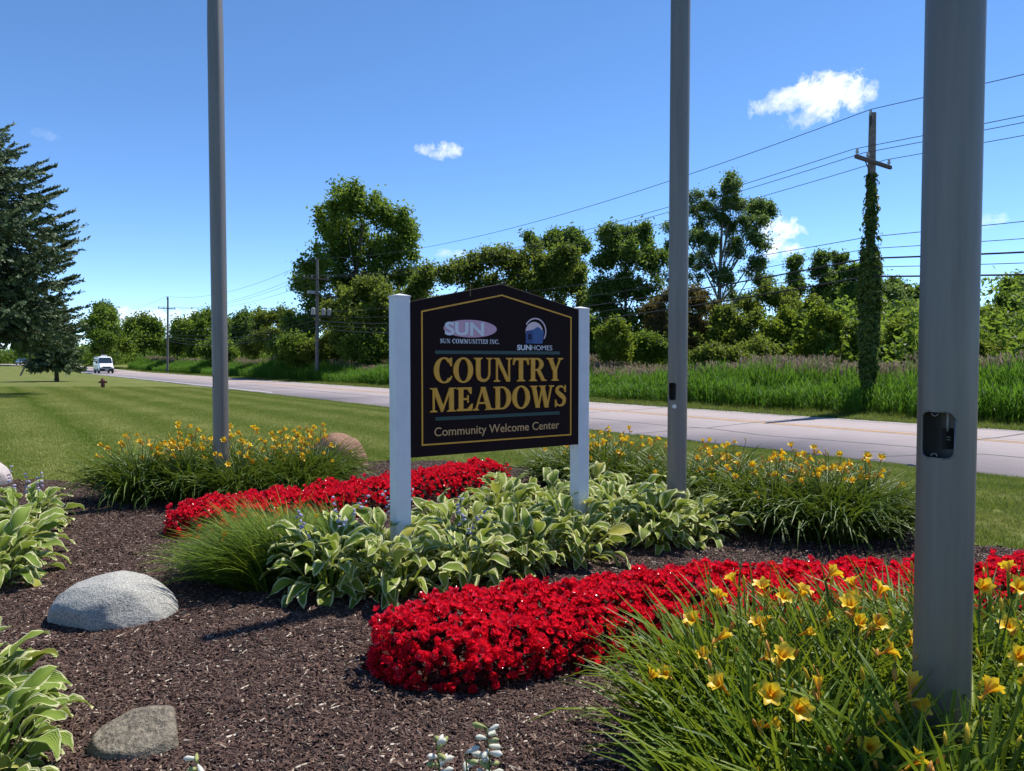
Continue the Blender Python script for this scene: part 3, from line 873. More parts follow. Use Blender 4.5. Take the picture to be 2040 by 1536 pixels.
def tree(name, label, cat, Y, lobes_px, trunk_px, mat, bark='bark', leaf=0.2, dens=1.0, clump=0.75, airy=1.0, depth=0.8, trunk_r=None, group=None, base_up=0.0, squash=0.9, nlimb=99):
    """lobes given as (px, py, radius px) on the photograph, stood up at distance Y with real depth"""
    k = Y / FPX
    b = at(trunk_px, 700, Y); bx, by = b.x, b.y
    bz = hz(bx, by) - 0.05
    root = empty(name, (bx, by, bz), 0, label, cat, group)
    org = np.array([bx, by, bz])
    lobes = []
    for (px, py, rp) in lobes_px:
        c = at(px, py, Y)
        r = rp * k
        c.y += random.uniform(-1, 1) * r * depth
        lobes.append((c, (r * 0.66, r * 0.66, r * 0.74 * squash)))
        for _ in range(5):
            dv = Vector(rand_dirs(1)[0]); dv.z = dv.z * 0.8 + 0.2; q = c + dv * r * random.uniform(0.5, 1.0); rs = r * random.uniform(0.2, 0.42)
            lobes.append((q, (rs, rs, rs * random.uniform(0.9, 1.5))))
    nmain = lobes[::6]
    top = max(c.z for c, _ in lobes)
    H = top - bz
    tr = trunk_r or H * 0.012
    mb = MB()
    cx = np.mean([c.x for c, r in lobes if c.z > bz + 0.6 * H])
    cy = np.mean([c.y for c, r in lobes if c.z > bz + 0.6 * H])
    tp = [Vector((0, 0, 0)), Vector(((cx - bx) * 0.12, (cy - by) * 0.1, H * 0.3)), Vector(((cx - bx) * 0.5, (cy - by) * 0.5, H * 0.65)), Vector((cx - bx, cy - by, H * 0.98))]
    mb.tube(tp, [tr * 1.25, tr, tr * 0.6, tr * 0.12], 8)
    for c, r in nmain:
        e = Vector(c) - Vector(org)
        s0 = min(0.8, max(0.2, (e.z / H) * 0.62))
        i = min(2, int(s0 * 3)); f = s0 * 3 - i
        st = tp[i].lerp(tp[i + 1], f)
        mid = st.lerp(e, 0.5) + Vector((0, 0, -0.06 * H * 0.3))
        mb.tube([st, mid, e, e + (e - mid).normalized() * r[0] * 0.6], [tr * 0.42, tr * 0.26, tr * 0.13, tr * 0.04], 5)
        for q in range(3):
            dd = Vector(rand_dirs(1)[0]); dd.z = abs(dd.z)
            mb.tube([mid.lerp(e, 0.6), e + dd * r[0] * 0.8], [tr * 0.16, tr * 0.04], 4)
    mb.build('trunk', M[bark], root, smooth=True, fix=False)
    P, NN, S = crown_points(lobes, leaf, dens, clump, airy)
    V, F = cards(P - org[None], NN, S)
    zmin = 0.1
    keep = V.reshape(-1, 4, 3)[:, :, 2].min(1) > zmin
    Vk = V.reshape(-1, 4, 3)[keep].reshape(-1, 3)
    obj('crown', mesh('crown', Vk, np.arange(len(Vk)).reshape(-1, 4), [M[mat]]), root)
    return root

G1 = 'trees beyond the reeds'
# tall broad tree by the second utility pole
tree('broadleaf_tree', 'tallest leafy tree left of the sign, its two-peaked crown behind the transformer pole', 'tree', 78,
     [(735, 410, 40), (690, 415, 42), (655, 440, 36), (770, 440, 36), (650, 500, 42), (700, 480, 52), (755, 490, 50), (808, 455, 30), (800, 500, 36), (640, 555, 44), (605, 570, 34), (690, 560, 56), (760, 560, 52), (810, 545, 34), (620, 620, 50), (680, 640, 60), (600, 660, 40), (750, 640, 60)],
     700, 'leaf_mid', leaf=0.34, dens=1.0, clump=1.25, airy=0.85, group=G1)
tree('broadleaf_tree', 'rounded bright green tree in front of the tallest tree, just left of the sign', 'tree', 66,
     [(700, 590, 38), (745, 575, 36), (665, 625, 36), (720, 635, 44), (775, 610, 40), (820, 590, 34), (850, 560, 28), (800, 650, 46), (850, 620, 40), (690, 670, 36), (870, 650, 42), (760, 680, 36)],
     745, 'leaf_olive', leaf=0.26, clump=1.0, group=G1)
tree('broadleaf_tree', 'broad olive green tree rising right behind the sign peak', 'tree', 62,
     [(905, 545, 30), (940, 530, 30), (985, 515, 28), (1030, 525, 34), (1080, 530, 36), (1125, 530, 34), (960, 570, 44), (1040, 575, 46), (1110, 580, 44), (930, 610, 44), (1020, 630, 50), (1100, 640, 50), (1155, 560, 28), (1165, 610, 30)],
     1030, 'leaf_olive', leaf=0.26, clump=1.0, group=G1)
tree('broadleaf_tree', 'dark tree top showing above the olive green tree behind the sign', 'tree', 88,
     [(1065, 485, 22), (1100, 480, 24), (1135, 470, 22), (1158, 490, 18), (1110, 520, 36), (1085, 560, 40), (1140, 540, 30)],
     1105, 'leaf_dark', leaf=0.34, clump=1.2, group=G1)
tree('broadleaf_tree', 'dense dark upright tree just right of the sign', 'tree', 50,
     [(1215, 475, 26), (1250, 465, 24), (1285, 470, 24), (1200, 520, 32), (1250, 515, 38), (1295, 520, 30), (1210, 575, 40), (1270, 575, 42), (1225, 630, 44), (1285, 635, 40), (1240, 680, 36), (1190, 600, 26)],
     1245, 'leaf_dark', leaf=0.2, clump=0.75, dens=1.15, group=G1)
tree('cottonwood_tree', 'tall airy cottonwood with gaps of sky in its crown, behind the middle pole', 'tree', 56,
     [(1460, 372, 24), (1440, 400, 26), (1475, 410, 26), (1390, 405, 24), (1410, 440, 30), (1450, 450, 30), (1515, 410, 24), (1535, 420, 16), (1500, 445, 28), (1355, 440, 26), (1375, 480, 30), (1420, 500, 32), (1470, 500, 30), (1510, 490, 26), (1340, 500, 26), (1330, 550, 30), (1390, 545, 34), (1440, 555, 32), (1490, 545, 28), (1530, 560, 24), (1350, 600, 30), (1480, 600, 30), (1420, 610, 30)],
     1430, 'leaf_cotton', 'bark_pale', leaf=0.17, clump=0.62, dens=0.62, airy=0.62, depth=1.1, group=G1)
for i, (px, top, lb) in enumerate([(1588, 512, 'left one of the three slim poplars left of the vine-clad pole'), (1636, 500, 'middle one of the three slim poplars left of the vine-clad pole'), (1670, 505, 'right one of the three slim poplars left of the vine-clad pole')]):
    tree('poplar_tree', lb, 'tree', 74 + i * 2, [(px, top + 14, 13), (px - 4, top + 40, 17), (px + 5, top + 66, 20), (px - 8, top + 96, 23), (px + 8, top + 120, 24), (px, top + 150, 28)],
         px, 'leaf_dark', leaf=0.27, clump=0.9, airy=0.85, group=G1)
tree('poplar_tree', 'narrow dark tree touching the left side of the vine-clad pole', 'tree', 70, [(1700, 545, 16), (1695, 580, 20), (1708, 600, 22), (1690, 620, 24), (1705, 650, 26)], 1700, 'leaf_dark', leaf=0.27, clump=0.9, group=G1)
tree('broadleaf_tree', 'pale green tree directly right of the vine-clad pole', 'tree', 64, [(1760, 580, 20), (1785, 590, 20), (1765, 620, 28), (1800, 625, 24), (1770, 660, 30)], 1775, 'leaf_cotton', leaf=0.24, clump=0.85, group=G1)
tree('broadleaf_tree', 'dark round treetop between the vine-clad pole and the nearest pole', 'tree', 80, [(1775, 575, 16), (1800, 578, 18), (1825, 590, 20), (1850, 600, 26), (1880, 590, 26), (1820, 620, 30), (1860, 640, 34), (1900, 620, 30)], 1830, 'leaf_dark', leaf=0.3, clump=1.0, group=G1)
tree('broadleaf_tree', 'dark tree at the right edge of the view, beyond the nearest pole', 'tree', 60, [(2020, 580, 24), (2050, 575, 28), (1985, 615, 24), (2030, 625, 34), (2090, 590, 40), (2080, 640, 40), (1990, 650, 28)], 2040, 'leaf_mid', leaf=0.24, clump=0.9, group=G1)
tree('broadleaf_tree', 'bright low tree right of the nearest pole, under the dark edge tree', 'tree', 46, [(1950, 640, 24), (1990, 640, 26), (2030, 650, 28), (1970, 680, 28), (2010, 690, 28), (2060, 680, 30), (1900, 660, 28), (1920, 690, 28)], 1985, 'leaf_bright', leaf=0.18, clump=0.65, group=G1)
tree('broadleaf_tree', 'broad tree standing past the right edge of the view', 'tree', 52, [(2200, 560, 50), (2160, 610, 40), (2240, 610, 50), (2190, 660, 44), (2280, 640, 50), (2330, 580, 50)], 2210, 'leaf_mid', leaf=0.24, clump=0.9, group=G1)
# shrubs above the reeds on the right
G2 = 'shrubs above the reeds'
for (Y, lob, tpx, mat, lb) in [
    (44, [(1440, 640, 26), (1480, 650, 26), (1460, 685, 28), (1500, 690, 26), (1420, 690, 24)], 1460, 'leaf_olive', 'olive shrub right of the middle pole, next to the brownish thicket'),
    (42, [(1540, 655, 24), (1580, 640, 26), (1560, 690, 28), (1610, 660, 28), (1600, 700, 26)], 1575, 'leaf_bright', 'yellow green shrub below the poplars'),
    (40, [(1650, 645, 24), (1690, 655, 26), (1630, 685, 26), (1680, 690, 28), (1720, 690, 26), (1640, 630, 18)], 1675, 'leaf_bright', 'bright green shrub directly left of the vine-clad pole'),
    (38, [(1770, 665, 24), (1810, 650, 24), (1790, 695, 26), (1830, 690, 28), (1750, 700, 22)], 1795, 'leaf_bright', 'bright green shrub directly right of the vine-clad pole'),
    (40, [(1900, 690, 26), (1860, 680, 26), (1880, 710, 22)], 1880, 'leaf_olive', 'olive shrub hidden mostly behind the nearest pole'),
    (50, [(1530, 590, 26), (1560, 600, 26), (1510, 620, 26), (1560, 630, 28), (1600, 620, 24)], 1545, 'leaf_olive', 'olive rounded treetop under the cottonwood, left of the poplars'),
    (35, [(1395, 715, 16), (1420, 705, 18), (1450, 715, 18), (1480, 720, 16), (1430, 730, 14)], 1430, 'leaf_olive', 'low olive shrub sprawling over the reeds right of the middle pole'),
    (41, [(1222, 655, 16), (1208, 672, 18), (1238, 674, 18), (1222, 690, 22), (1205, 700, 18), (1240, 700, 18)], 1222, 'leaf_bright', 'small pale green bush standing alone just right of the sign'),
    (46, [(1180, 660, 24), (1165, 690, 24), (1195, 700, 22), (1130, 690, 30)], 1175, 'leaf_mid', 'mid green shrub showing at the right edge of the sign'),
    (36, [(2000, 705, 18), (2040, 700, 20), (2080, 700, 24), (1960, 705, 18)], 2020, 'leaf_olive', 'low olive shrub at the right edge above the reeds')]:
    tree('shrub', lb, 'shrub', Y, lob, tpx, mat, leaf=0.15 * Y / 40, clump=0.55 * Y / 40, group=G2, depth=1.0)
tree('shrub', 'brownish half bare thicket behind the middle pole', 'shrub', 46, [(1310, 610, 28), (1350, 590, 28), (1400, 600, 30), (1430, 620, 26), (1320, 650, 30), (1370, 650, 34), (1420, 660, 30), (1340, 690, 26), (1395, 695, 26)],
     1380, 'leaf_brown', leaf=0.13, clump=0.6, airy=0.5, dens=0.8, group=G2)
# left of the second pole
G3 = 'trees along the road to the left'
for (Y, lob, tpx, mat, lb) in [
    (84, [(520, 640, 24), (550, 635, 26), (580, 650, 28), (530, 675, 28), (570, 690, 30), (600, 680, 28), (500, 690, 20)], 545, 'leaf_olive', 'light green bushy tree left of the transformer pole'),
    (110, [(470, 640, 16), (490, 650, 18), (505, 655, 20), (465, 670, 22), (495, 685, 22)], 480, 'leaf_dark', 'dark tree just right of the left flagpole'),
    (125, [(395, 640, 18), (420, 632, 18), (380, 660, 22), (410, 665, 26), (440, 650, 22), (440, 685, 24), (390, 690, 24)], 410, 'leaf_mid', 'feathery green tree just left of the left flagpole'),
    (130, [(350, 655, 18), (365, 675, 20), (340, 690, 18)], 352, 'leaf_mid', 'low tree right beside the farthest utility pole'),
    (140, [(290, 648, 20), (270, 655, 18), (310, 662, 18), (285, 680, 24), (320, 690, 20), (255, 680, 20)], 288, 'leaf_mid', 'rounded tree left of the farthest utility pole'),
    (120, [(190, 625, 22), (215, 640, 24), (180, 655, 26), (225, 670, 26), (195, 690, 26), (240, 690, 18)], 205, 'leaf_mid', 'leafy tree behind the white van, right of the blue spruce'),
    (150, [(110, 640, 30), (70, 650, 30), (30, 660, 30), (-20, 650, 36), (130, 680, 26), (60, 690, 26)], 60, 'leaf_dark', 'dark tree far behind the blue spruce')]:
    tree('broadleaf_tree', lb, 'tree', Y, lob, tpx, mat, leaf=0.2 * Y / 60, clump=0.8 * Y / 60, group=G3, depth=1.0)
for (px, py, r, Y, mt, lb) in [(590, 690, 34, 70, 'leaf_mid', 'low green bush at the foot of the transformer pole, left side'), (650, 695, 34, 68, 'leaf_olive', 'low olive bush right of the foot of the transformer pole'),
                      (735, 695, 36, 64, 'leaf_mid', 'low green bush above the reeds just left of the left sign post'), (1290, 690, 30, 44, 'leaf_mid', 'low green bush between the small pale bush and the middle flagpole'),
                      (440, 692, 22, 98, 'leaf_mid', 'low green bush behind the left flagpole'), (1500, 700, 26, 40, 'leaf_olive', 'low olive bush above the reeds midway between middle flagpole and vine-clad pole'),
                      (1840, 705, 26, 38, 'leaf_mid', 'low green bush above the reeds beside the nearest flagpole')]:
    tree('shrub', lb, 'shrub', Y, [(px, py, r), (px - r * 0.9, py + 8, r * 0.75), (px + r * 0.9, py + 6, r * 0.75), (px, py + r * 0.6, r * 0.7)], px, mt, leaf=0.16 * Y / 45, clump=0.62 * Y / 45, group=G2, depth=1.0)
# continuous woodland behind everything
def woods():
    lobes, near = [], []
    for t in np.arange(-60, 330, 3.4):
        for o in (38, 44, 52):
            b = float(bend(t)) if o > 0 else 0
            c = ot(o + b + random.uniform(-2, 2), t + random.uniform(-2, 2))
            if c.y < 8: continue
            r = random.uniform(2.0, 3.0)
            for zz in ((1.2, 3.0) if o < 50 else (1.6, 4.2)):
                (near if c.y < 75 else lobes).append((Vector((c.x, c.y, hz(c.x, c.y) + zz + random.uniform(-.4, .4))), (r, r, r * 0.8)))
    P, NN, S = crown_points(lobes, 0.62, 0.24, 1.5, 0.7)
    back = []
    for t in np.arange(-70, 330, 4.0):
        c = ot(60 + float(bend(t)) + random.uniform(-2, 2), t)
        if c.y > 8: back.append((Vector((c.x, c.y, hz(c.x, c.y) + 2.2 + random.uniform(-.5, .5))), (3.6, 3.6, 2.9)))
    P0, N0, S0 = crown_points(back, 0.95, 0.6, 1.7, 1.0)
    P, NN, S = np.concatenate([P, P0]), np.concatenate([NN, N0]), np.concatenate([S, S0])
    P2, N2, S2 = crown_points(near, 0.3, 0.3, 1.0, 0.8)
    P, NN, S = np.concatenate([P, P2]), np.concatenate([NN, N2]), np.concatenate([S, S2])
    V, F = cards(P, NN, S)
    o = obj('woodland', mesh('woodland', V, F, [M['leaf_mid']]))
    tag(o, 'dark tangled woodland undergrowth behind the roadside trees', 'woodland', kind='stuff')
woods()

# blue spruces
def spruce(name, label, base, H, Rmax, seed, skirt=0.6, nw=30, per=9, trunk_r=0.3, needle=0.16, prof=None):
    random.seed(seed)
    root = empty(name, base, random.uniform(0, 6), label, 'tree', 'blue spruces on the lawn')
    mb = MB()
    mb.tube([(0, 0, -0.1), (0.03, 0, H * 0.4), (0, 0.03, H)], [trunk_r, trunk_r * 0.6, 0.02], 10)
    PP, DD = [], []
    bb = MB()
    for w_ in range(nw):
        f = w_ / (nw - 1)
        z = skirt + (H - skirt) * (f ** 0.92)
        rad = Rmax * (1 - f) ** 0.82 + 0.15 if prof is None else float(np.interp(z, *prof))
        nb = max(4, int(per * (1 - 0.45 * f)))
        for b in range(nb):
            az = 2 * math.pi * (b + random.random() * 0.9) / nb + w_ * 0.7
            ln = rad * random.uniform(0.7, 1.06)
            pts = []
            droop = 0.10 + 0.24 * (1 - f)
            n = 7
            for i in range(n + 1):
                s = i / n
                rr = ln * s
                zz = z + ln * (0.12 * f * 2 * s - droop * s * s * 1.25 + (0.9 * droop + 0.1) * max(0, s - 0.6) ** 1.3 * 2.4)
                pts.append(Vector((rr * math.cos(az), rr * math.sin(az), max(0.25, zz))))
            bb.tube(pts, [0.035 * (1 - 0.9 * i / n) * (0.5 + ln / 6) + 0.006 for i in range(n + 1)], 4, cap=False)
            # side sprays
            ns = max(6, int(ln * 9))
            for k in range(ns):
                s = random.uniform(0.22, 1.0)
                i = min(n - 1, int(s * n)); q = pts[i].lerp(pts[i + 1], s * n - i)
                dirb = (pts[i + 1] - pts[i]).normalized()
                side = random.choice((-1, 1)) * random.uniform(0.35, 1.1)
                d = (dirb * math.cos(side) + Vector((-math.sin(az), math.cos(az), 0)) * math.sin(side))
                d.z -= random.uniform(0.05, 0.75) * (1 - 0.6 * f)
                if s > 0.9: d = dirb + Vector((0, 0, 0.25))
                d.normalize()
                tl = random.uniform(0.45, 1.05) * (0.45 + 0.55 * min(1, ln / 3))
                m_ = int(tl / 0.052)
                for j in range(m_):
                    PP.append(q + d * tl * (j / m_)); DD.append(d)
    P = np.array(PP); D = np.array(DD)
    n = len(P)
    a = rand_dirs(n)
    out_ = a - D * np.sum(a * D, 1, keepdims=True); out_ /= np.linalg.norm(out_, axis=1, keepdims=True) + 1e-9
    tip = P + (D * 0.65 + out_ * 0.75) * needle * RNG.uniform(0.7, 1.2, n)[:, None]
    sd = np.cross(D, out_) * needle * 0.4
    V = np.stack([P - sd, P + sd, tip + sd * 0.25, tip - sd * 0.25], 1).reshape(-1, 3)
    mb.build('trunk', M['bark'], root, smooth=True, fix=False)
    bb.build('branches', M['bark'], root, smooth=True, fix=False)['kind'] = 'stuff'
    obj('crown', mesh('crown', V, np.arange(4 * n).reshape(-1, 4), [M['needle']]), root)
    return root
b = gnd(-95, 792, 0.0)
spruce('blue_spruce', 'large blue spruce cut off by the left edge of the view', (b.x, b.y, hz(b.x, b.y)), 13.6, 5.9, 3, skirt=3.3, nw=36, per=11, prof=([2.2, 3.5, 5.0, 7.0, 9.0, 10.8, 12.2, 13.6], [4.4, 4.9, 5.1, 5.3, 4.5, 3.3, 2.0, 0.15]))
b = at(112, 700, 58)
spruce('blue_spruce', 'smaller spruce behind the large one, its bare lower trunk showing', (b.x, b.y, hz(b.x, b.y)), 6.6, 1.75, 5, skirt=1.35, nw=20, per=9, trunk_r=0.17, needle=0.2)
random.seed(11)

# ------------------------------------------------------------------ utility poles and wires
NV = Vector((0.8, 0.6, 0)); TV = Vector((-0.6, 0.8, 0))
POLES = [(25.0, -37.0, 10.6, 0.0), (25.0, 12.68, 10.5, 0.0), (24.6, 61.6, 10.9, 0.012), (23.4, 116.2, 11.3, 0.02), (23.4 + float(bend(172)), 172.0, 11.2, 0.0)]
ARM_Z = 1.62
def utility_pole(i, o, t, H, lean, label):
    b = ot(o, t); bz = hz(b.x, b.y) - 0.1
    root = empty('utility_pole', (b.x, b.y, bz), math.atan2(0.6, 0.8), label, 'utility pole', 'wooden utility poles along the road')
    root.rotation_euler = (0, lean, math.atan2(0.6, 0.8))
    mb = MB(); mb.tube([(0, 0, 0), (0, 0, H * 0.5), (0, 0, H + 0.1)], [0.17, 0.15, 0.115], 12)
    mb.build('pole', M['pole_wood'], root, smooth=False)
    a = MB(); a.box(-1.35, 1.05, -0.19, -0.09, H - ARM_Z - 0.06, H - ARM_Z + 0.06)
    arm = a.build('crossarm', M['arm_wood'], root, bevel=0.008, seg=1)
    for dx in (-1.25, -0.55, 0.92):
        n = MB(); n.lathe([(0.02, 0.0), (0.02, 0.06), (0.055, 0.07), (0.06, 0.13), (0.035, 0.15), (0.045, 0.2), (0.015, 0.24)], 8, c=(dx, -0.14, H - ARM_Z + 0.05))
        n.build('insulator', M['insulator'], arm)
    for s in (-1,):
        br = MB(); br.tube([(s * 0.7, -0.13, H - ARM_Z - 0.05), (0, -0.13, H - ARM_Z - 0.75)], 0.018, 6); br.build('brace', M['dark_metal'], root)
    tp = MB(); tp.lathe([(0.02, 0), (0.02, 0.1), (0.045, 0.12), (0.04, 0.2), (0.015, 0.22)], 8, c=(-0.14, 0, H - 0.02)); tp.build('insulator', M['insulator'], root)
    bk = MB(); bk.box(-0.15, -0.1, -0.02, 0.02, H - 0.35, H + 0.0); bk.build('bracket', M['dark_metal'], root)
    return root
PL = ['utility pole standing past the right edge of the view', 'utility pole wrapped in climbing vine across the road at right',
      'utility pole with pale transformers in front of the tallest tree', 'farthest visible utility pole, leaning above the road at left', 'utility pole hidden behind the blue spruce']
UP = []
for i, (o, t, H, ln) in enumerate(POLES):
    UP.append(utility_pole(i, o, t, H, ln, PL[i]))
# transformers and second arm on the pole by the tall tree
p2 = UP[2]; H2 = POLES[2][2]
a = MB(); a.box(-0.2, 1.9, -0.2, -0.1, H2 - 3.15, H2 - 3.03); a.build('crossarm', M['arm_wood'], p2)
for (dx, dz) in ((-0.5, 0), (0.45, 0), (1.0, 0.0)):
    n = MB(); n.lathe([(0.0, 0.1), (0.17, 0.1), (0.18, 0.16), (0.18, 0.62), (0.14, 0.7), (0.04, 0.73)], 12, c=(dx, -0.3, H2 - 4.9)); n.build('transformer', M['transformer'], p2)
n = MB(); n.box(-0.9, -0.3, -0.3, 0.1, H2 - 2.95, H2 - 2.7); n.build('fuse_box', M['transformer'], p2)
n = MB(); n.box(-0.8, 1.25, -0.1, 0.1, H2 - 4.95, H2 - 4.87); n.build('bracket', M['dark_metal'], p2)
# vine on the near utility pole
def vine():
    root = UP[1]
    n = 5200
    z = RNG.uniform(0.9, 8.5, n) ; z = np.where(RNG.random(n) < 0.55, RNG.uniform(0.9, 5.9, n), z)
    base = np.interp(z, [0.9, 1.6, 3.0, 4.6, 5.6, 6.1, 8.5], [0.15, 0.22, 0.31, 0.35, 0.34, 0.25, 0.16])
    az = RNG.uniform(0, 6.28, n)
    up = z > 6.0
    az = np.where(up, 3.6 + RNG.normal(0, 0.9, n), az)
    r = base * RNG.uniform(0.66, 1.15, n) * (1 + 0.22 * np.sin(z * 4 + az * 2) * np.sin(z * 1.7 + 1)) * np.where(RNG.random(n) < 0.04, 1.35, 1)
    P = np.stack([r * np.cos(az), r * np.sin(az), z], -1)
    nn = np.stack([np.cos(az), np.sin(az), 0.5 + 0 * az], -1) + RNG.normal(size=(n, 3)) * 0.35
    nn /= np.linalg.norm(nn, axis=1, keepdims=True)
    V, F = cards(P, nn, RNG.uniform(0.08, 0.17, n), 1.2)
    v = obj('vine', mesh('vine', V, F, [M['ivy']]), root)
    tag(v, 'dense green vine climbing the pole', kind='stuff')
vine()
def wire(label, pts_per_pole, r, mat, sag):
    P = []
    for a, b, s in zip(pts_per_pole[:-1], pts_per_pole[1:], sag):
        for i in range(24):
            f = i / 24
            q = a.lerp(b, f); q.z -= s * 4 * f * (1 - f)
            P.append(q)
    P.append(pts_per_pole[-1])
    mb = MB(); mb.tube(P, r, 5)
    o = mb.build('overhead_wire', M[mat], smooth=True, fix=False)
    tag(o, label, 'wire', 'overhead wires strung along the road')
def attach(i, dn, z, dy=-0.14):
    o, t, H, ln = POLES[i]
    b = ot(o, t); bz = hz(b.x, b.y) - 0.1
    p = b + NV * (dn + ln * (z if z > 0 else H + z)) + TV * 0.0
    p.z = bz + (H + z if z <= 0 else z)
    return p
wire('topmost thin wire running over the pole tops', [attach(i, -0.14, -0.0001) + Vector((0, 0, 0.2)) for i in range(5)], 0.013, 'wire', [0.7, 1.3, 1.3, 1.0])
for dn, lb in ((-1.25, 'wire on the outer left crossarm insulator, nearest the road'), (-0.55, 'wire on the inner left crossarm insulator'), (0.92, 'wire on the right crossarm insulator, farthest from the road')):
    wire(lb, [attach(i, dn, -ARM_Z + 0.28) for i in range(5)], 0.012, 'wire', [0.6, 1.2, 1.2, 1.0])
for dn, z, r, m_, lb, sg in ((-0.2, 6.35, 0.013, 'wire', 'upper thin wire crossing the vine-clad pole below its crossarm', 0.5), (-0.2, 5.95, 0.012, 'wire', 'second thin wire below the crossarm of the vine-clad pole', 0.8),
                      (-0.22, 5.62, 0.03, 'cable', 'upper thick black cable on the vine-clad pole', 1.0), (-0.22, 5.32, 0.013, 'wire', 'thin wire between the two thick black cables', 1.05),
                      (-0.22, 5.0, 0.03, 'cable', 'lowest thick black cable on the vine-clad pole', 1.1)):
    wire(lb, [attach(i, dn, z) for i in range(4)], r, m_, [sg, sg, sg])

# ------------------------------------------------------------------ flagpoles with hand holes
def flagpole(px, Y, label, hole_ang, hole_z, hole_w, hole_h, detail=False):
    x = (px - 1020) / FPX * Y
    root = empty('flagpole', (x, Y, 0.0), 0, label, 'flagpole', 'grey metal flagpoles in the flower bed')
    r = 0.09; H = 7.3
    n = 64
    zs = [-0.05, 0.3, hole_z - 0.3] + list(np.linspace(hole_z - 0.2, hole_z + 0.2, 9)) + [hole_z + 0.4, 2.5, 4.0, 5.6, H]
    prof = [(r if z < 5.6 else r - 0.03 * (z - 5.6) / (H - 5.6), z) for z in zs]
    inner = [(p[0] - 0.007, p[1]) for p in prof[::-1]]
    mb = MB()
    vs, fs = [], []
    allp = prof + inner
    for (rr, z) in allp:
        for k in range(n):
            a = 2 * math.pi * k / n
            vs.append((rr * math.cos(a), rr * math.sin(a), z))
    m_ = len(allp)
    for i in range(m_):
        j = (i + 1) % m_
        for k in range(n):
            fs.append((i * n + k, i * n + (k + 1) % n, j * n + (k + 1) % n, j * n + k))
    mb.add(vs, fs)
    me = mb.me('shaft', [M['pole_metal']], smooth=True)
    sh = obj('shaft', me, root)
    # rounded cutter
    d = Vector((math.sin(hole_ang), -math.cos(hole_ang), 0))
    c = MB()
    poly = []
    rc = hole_w * 0.24
    for (sx, sz) in ((1, 1), (-1, 1), (-1, -1), (1, -1)):
        for q in range(5):
            base = {(1, 1): 0, (-1, 1): 90, (-1, -1): 180, (1, -1): 270}[(sx, sz)]
            an = R(base + 90 * q / 4)
            poly.append((sx * (hole_w / 2 - rc) + rc * math.cos(an), sz * (hole_h / 2 - rc) + rc * math.sin(an)))
    c.prism(poly, -0.2, -0.03)
    cut = obj('cutter', c.me('cutter', []), None)
    cut.matrix_world = Matrix.Translation((x, Y, hole_z)) @ Matrix.Rotation(hole_ang, 4, 'Z')
    md = sh.modifiers.new('hole', 'BOOLEAN'); md.operation = 'DIFFERENCE'; md.object = cut; md.solver = 'EXACT'
    bpy.context.view_layer.update()
    dg = bpy.context.evaluated_depsgraph_get()
    new = bpy.data.meshes.new_from_object(sh.evaluated_get(dg))
    sh.modifiers.clear(); sh.data = new
    try:
        new.set_sharp_from_angle(angle=R(40))
    except Exception: pass
    bpy.data.objects.remove(cut)
    if True:
        # raised lip round the opening, following the curve of the shaft
        lip = MB()
        pts = []
        for (a, z) in poly + poly[:1]:
            a2 = a * 1.03
            th = math.asin(max(-0.99, min(0.99, a2 / r)))
            an = hole_ang + th
            pts.append((math.sin(an) * r * 1.0, -math.cos(an) * r * 1.0, hole_z + z * 1.03))
        lip.tube(pts, 0.0032 if detail else 0.003, 5)
        lip.build('hole_rim', M['pole_metal'], root, smooth=True)
    if detail:
        rot = Matrix.Rotation(hole_ang, 3, 'Z')
        def loc(v): return rot @ Vector(v)
        for zz in (0.0045, -0.0045):
            t_ = MB(); p0 = loc((0.012, -0.045, hole_z - 0.012 + zz)); p1 = loc((0.029, -0.045, hole_z - 0.0135 + zz)); t_.tube([p0, p1], 0.0013, 6); t_.build('terminal', M['brass'], root)
        for zz, sg in ((hole_h / 2 - 0.004, -1), (-hole_h / 2 + 0.004, 1)):
            t_ = MB()
            pp = [loc((-0.008 + 0.0095 * math.cos(u), -0.083, hole_z + zz + sg * 0.0095 * math.sin(u))) for u in np.linspace(0, math.pi, 9)]
            t_.tube(pp, 0.0025, 6); t_.build('screw_tab', M['pole_metal'], root, smooth=True)
        t_ = MB(); t_.tube([loc((0.023, -0.05, hole_z + 0.25)), loc((0.021, -0.05, hole_z + 0.05)), loc((0.019, -0.045, hole_z + 0.012))], [0.0045, 0.0045, 0.003], 8)
        t_.build('halyard_rope', M['transformer'], root, smooth=True)
        t_ = MB(); b0 = loc((0.02, -0.03, 0)); t_.box(b0.x - 0.02, b0.x + 0.02, b0.y - 0.008, b0.y + 0.008, hole_z - 0.05, hole_z + 0.02); t_.build('terminal_block', M['black_plastic'], root)
    f = MB(); f.lathe([(r + 0.012, -0.02), (r + 0.05, 0.0), (r + 0.045, 0.02), (r + 0.004, 0.03)], 32); f.build('base_flange', M['pole_metal'], root)
    bl = MB(); prof_ = [(0.0005, H - 0.01), (0.03, H), (0.03, H + 0.02), (0.07, H + 0.06), (0.075, H + 0.09), (0.05, H + 0.14), (0.0005, H + 0.16)]; bl.lathe(prof_, 16); bl.build('finial', M['brass'], root, smooth=True)
    return root
flagpole(1888, 2.5, 'nearest flagpole, thick grey shaft at right with an open terminal box', R(-50), 1.447, 0.1, 0.155, True)
flagpole(1350, 6.82, 'middle grey flagpole right of the sign, with a small oval hole', R(-48), 1.41, 0.08, 0.16)
_mp = flagpole_mid = [o for o in bpy.data.objects if o.name.startswith('flagpole') and o.parent is None][-1]
_s = MB(); _a = R(-30); _s.lathe([(0.001, 0.0), (0.02, 0.0), (0.02, 0.002), (0.001, 0.002)], 10, axis='y')
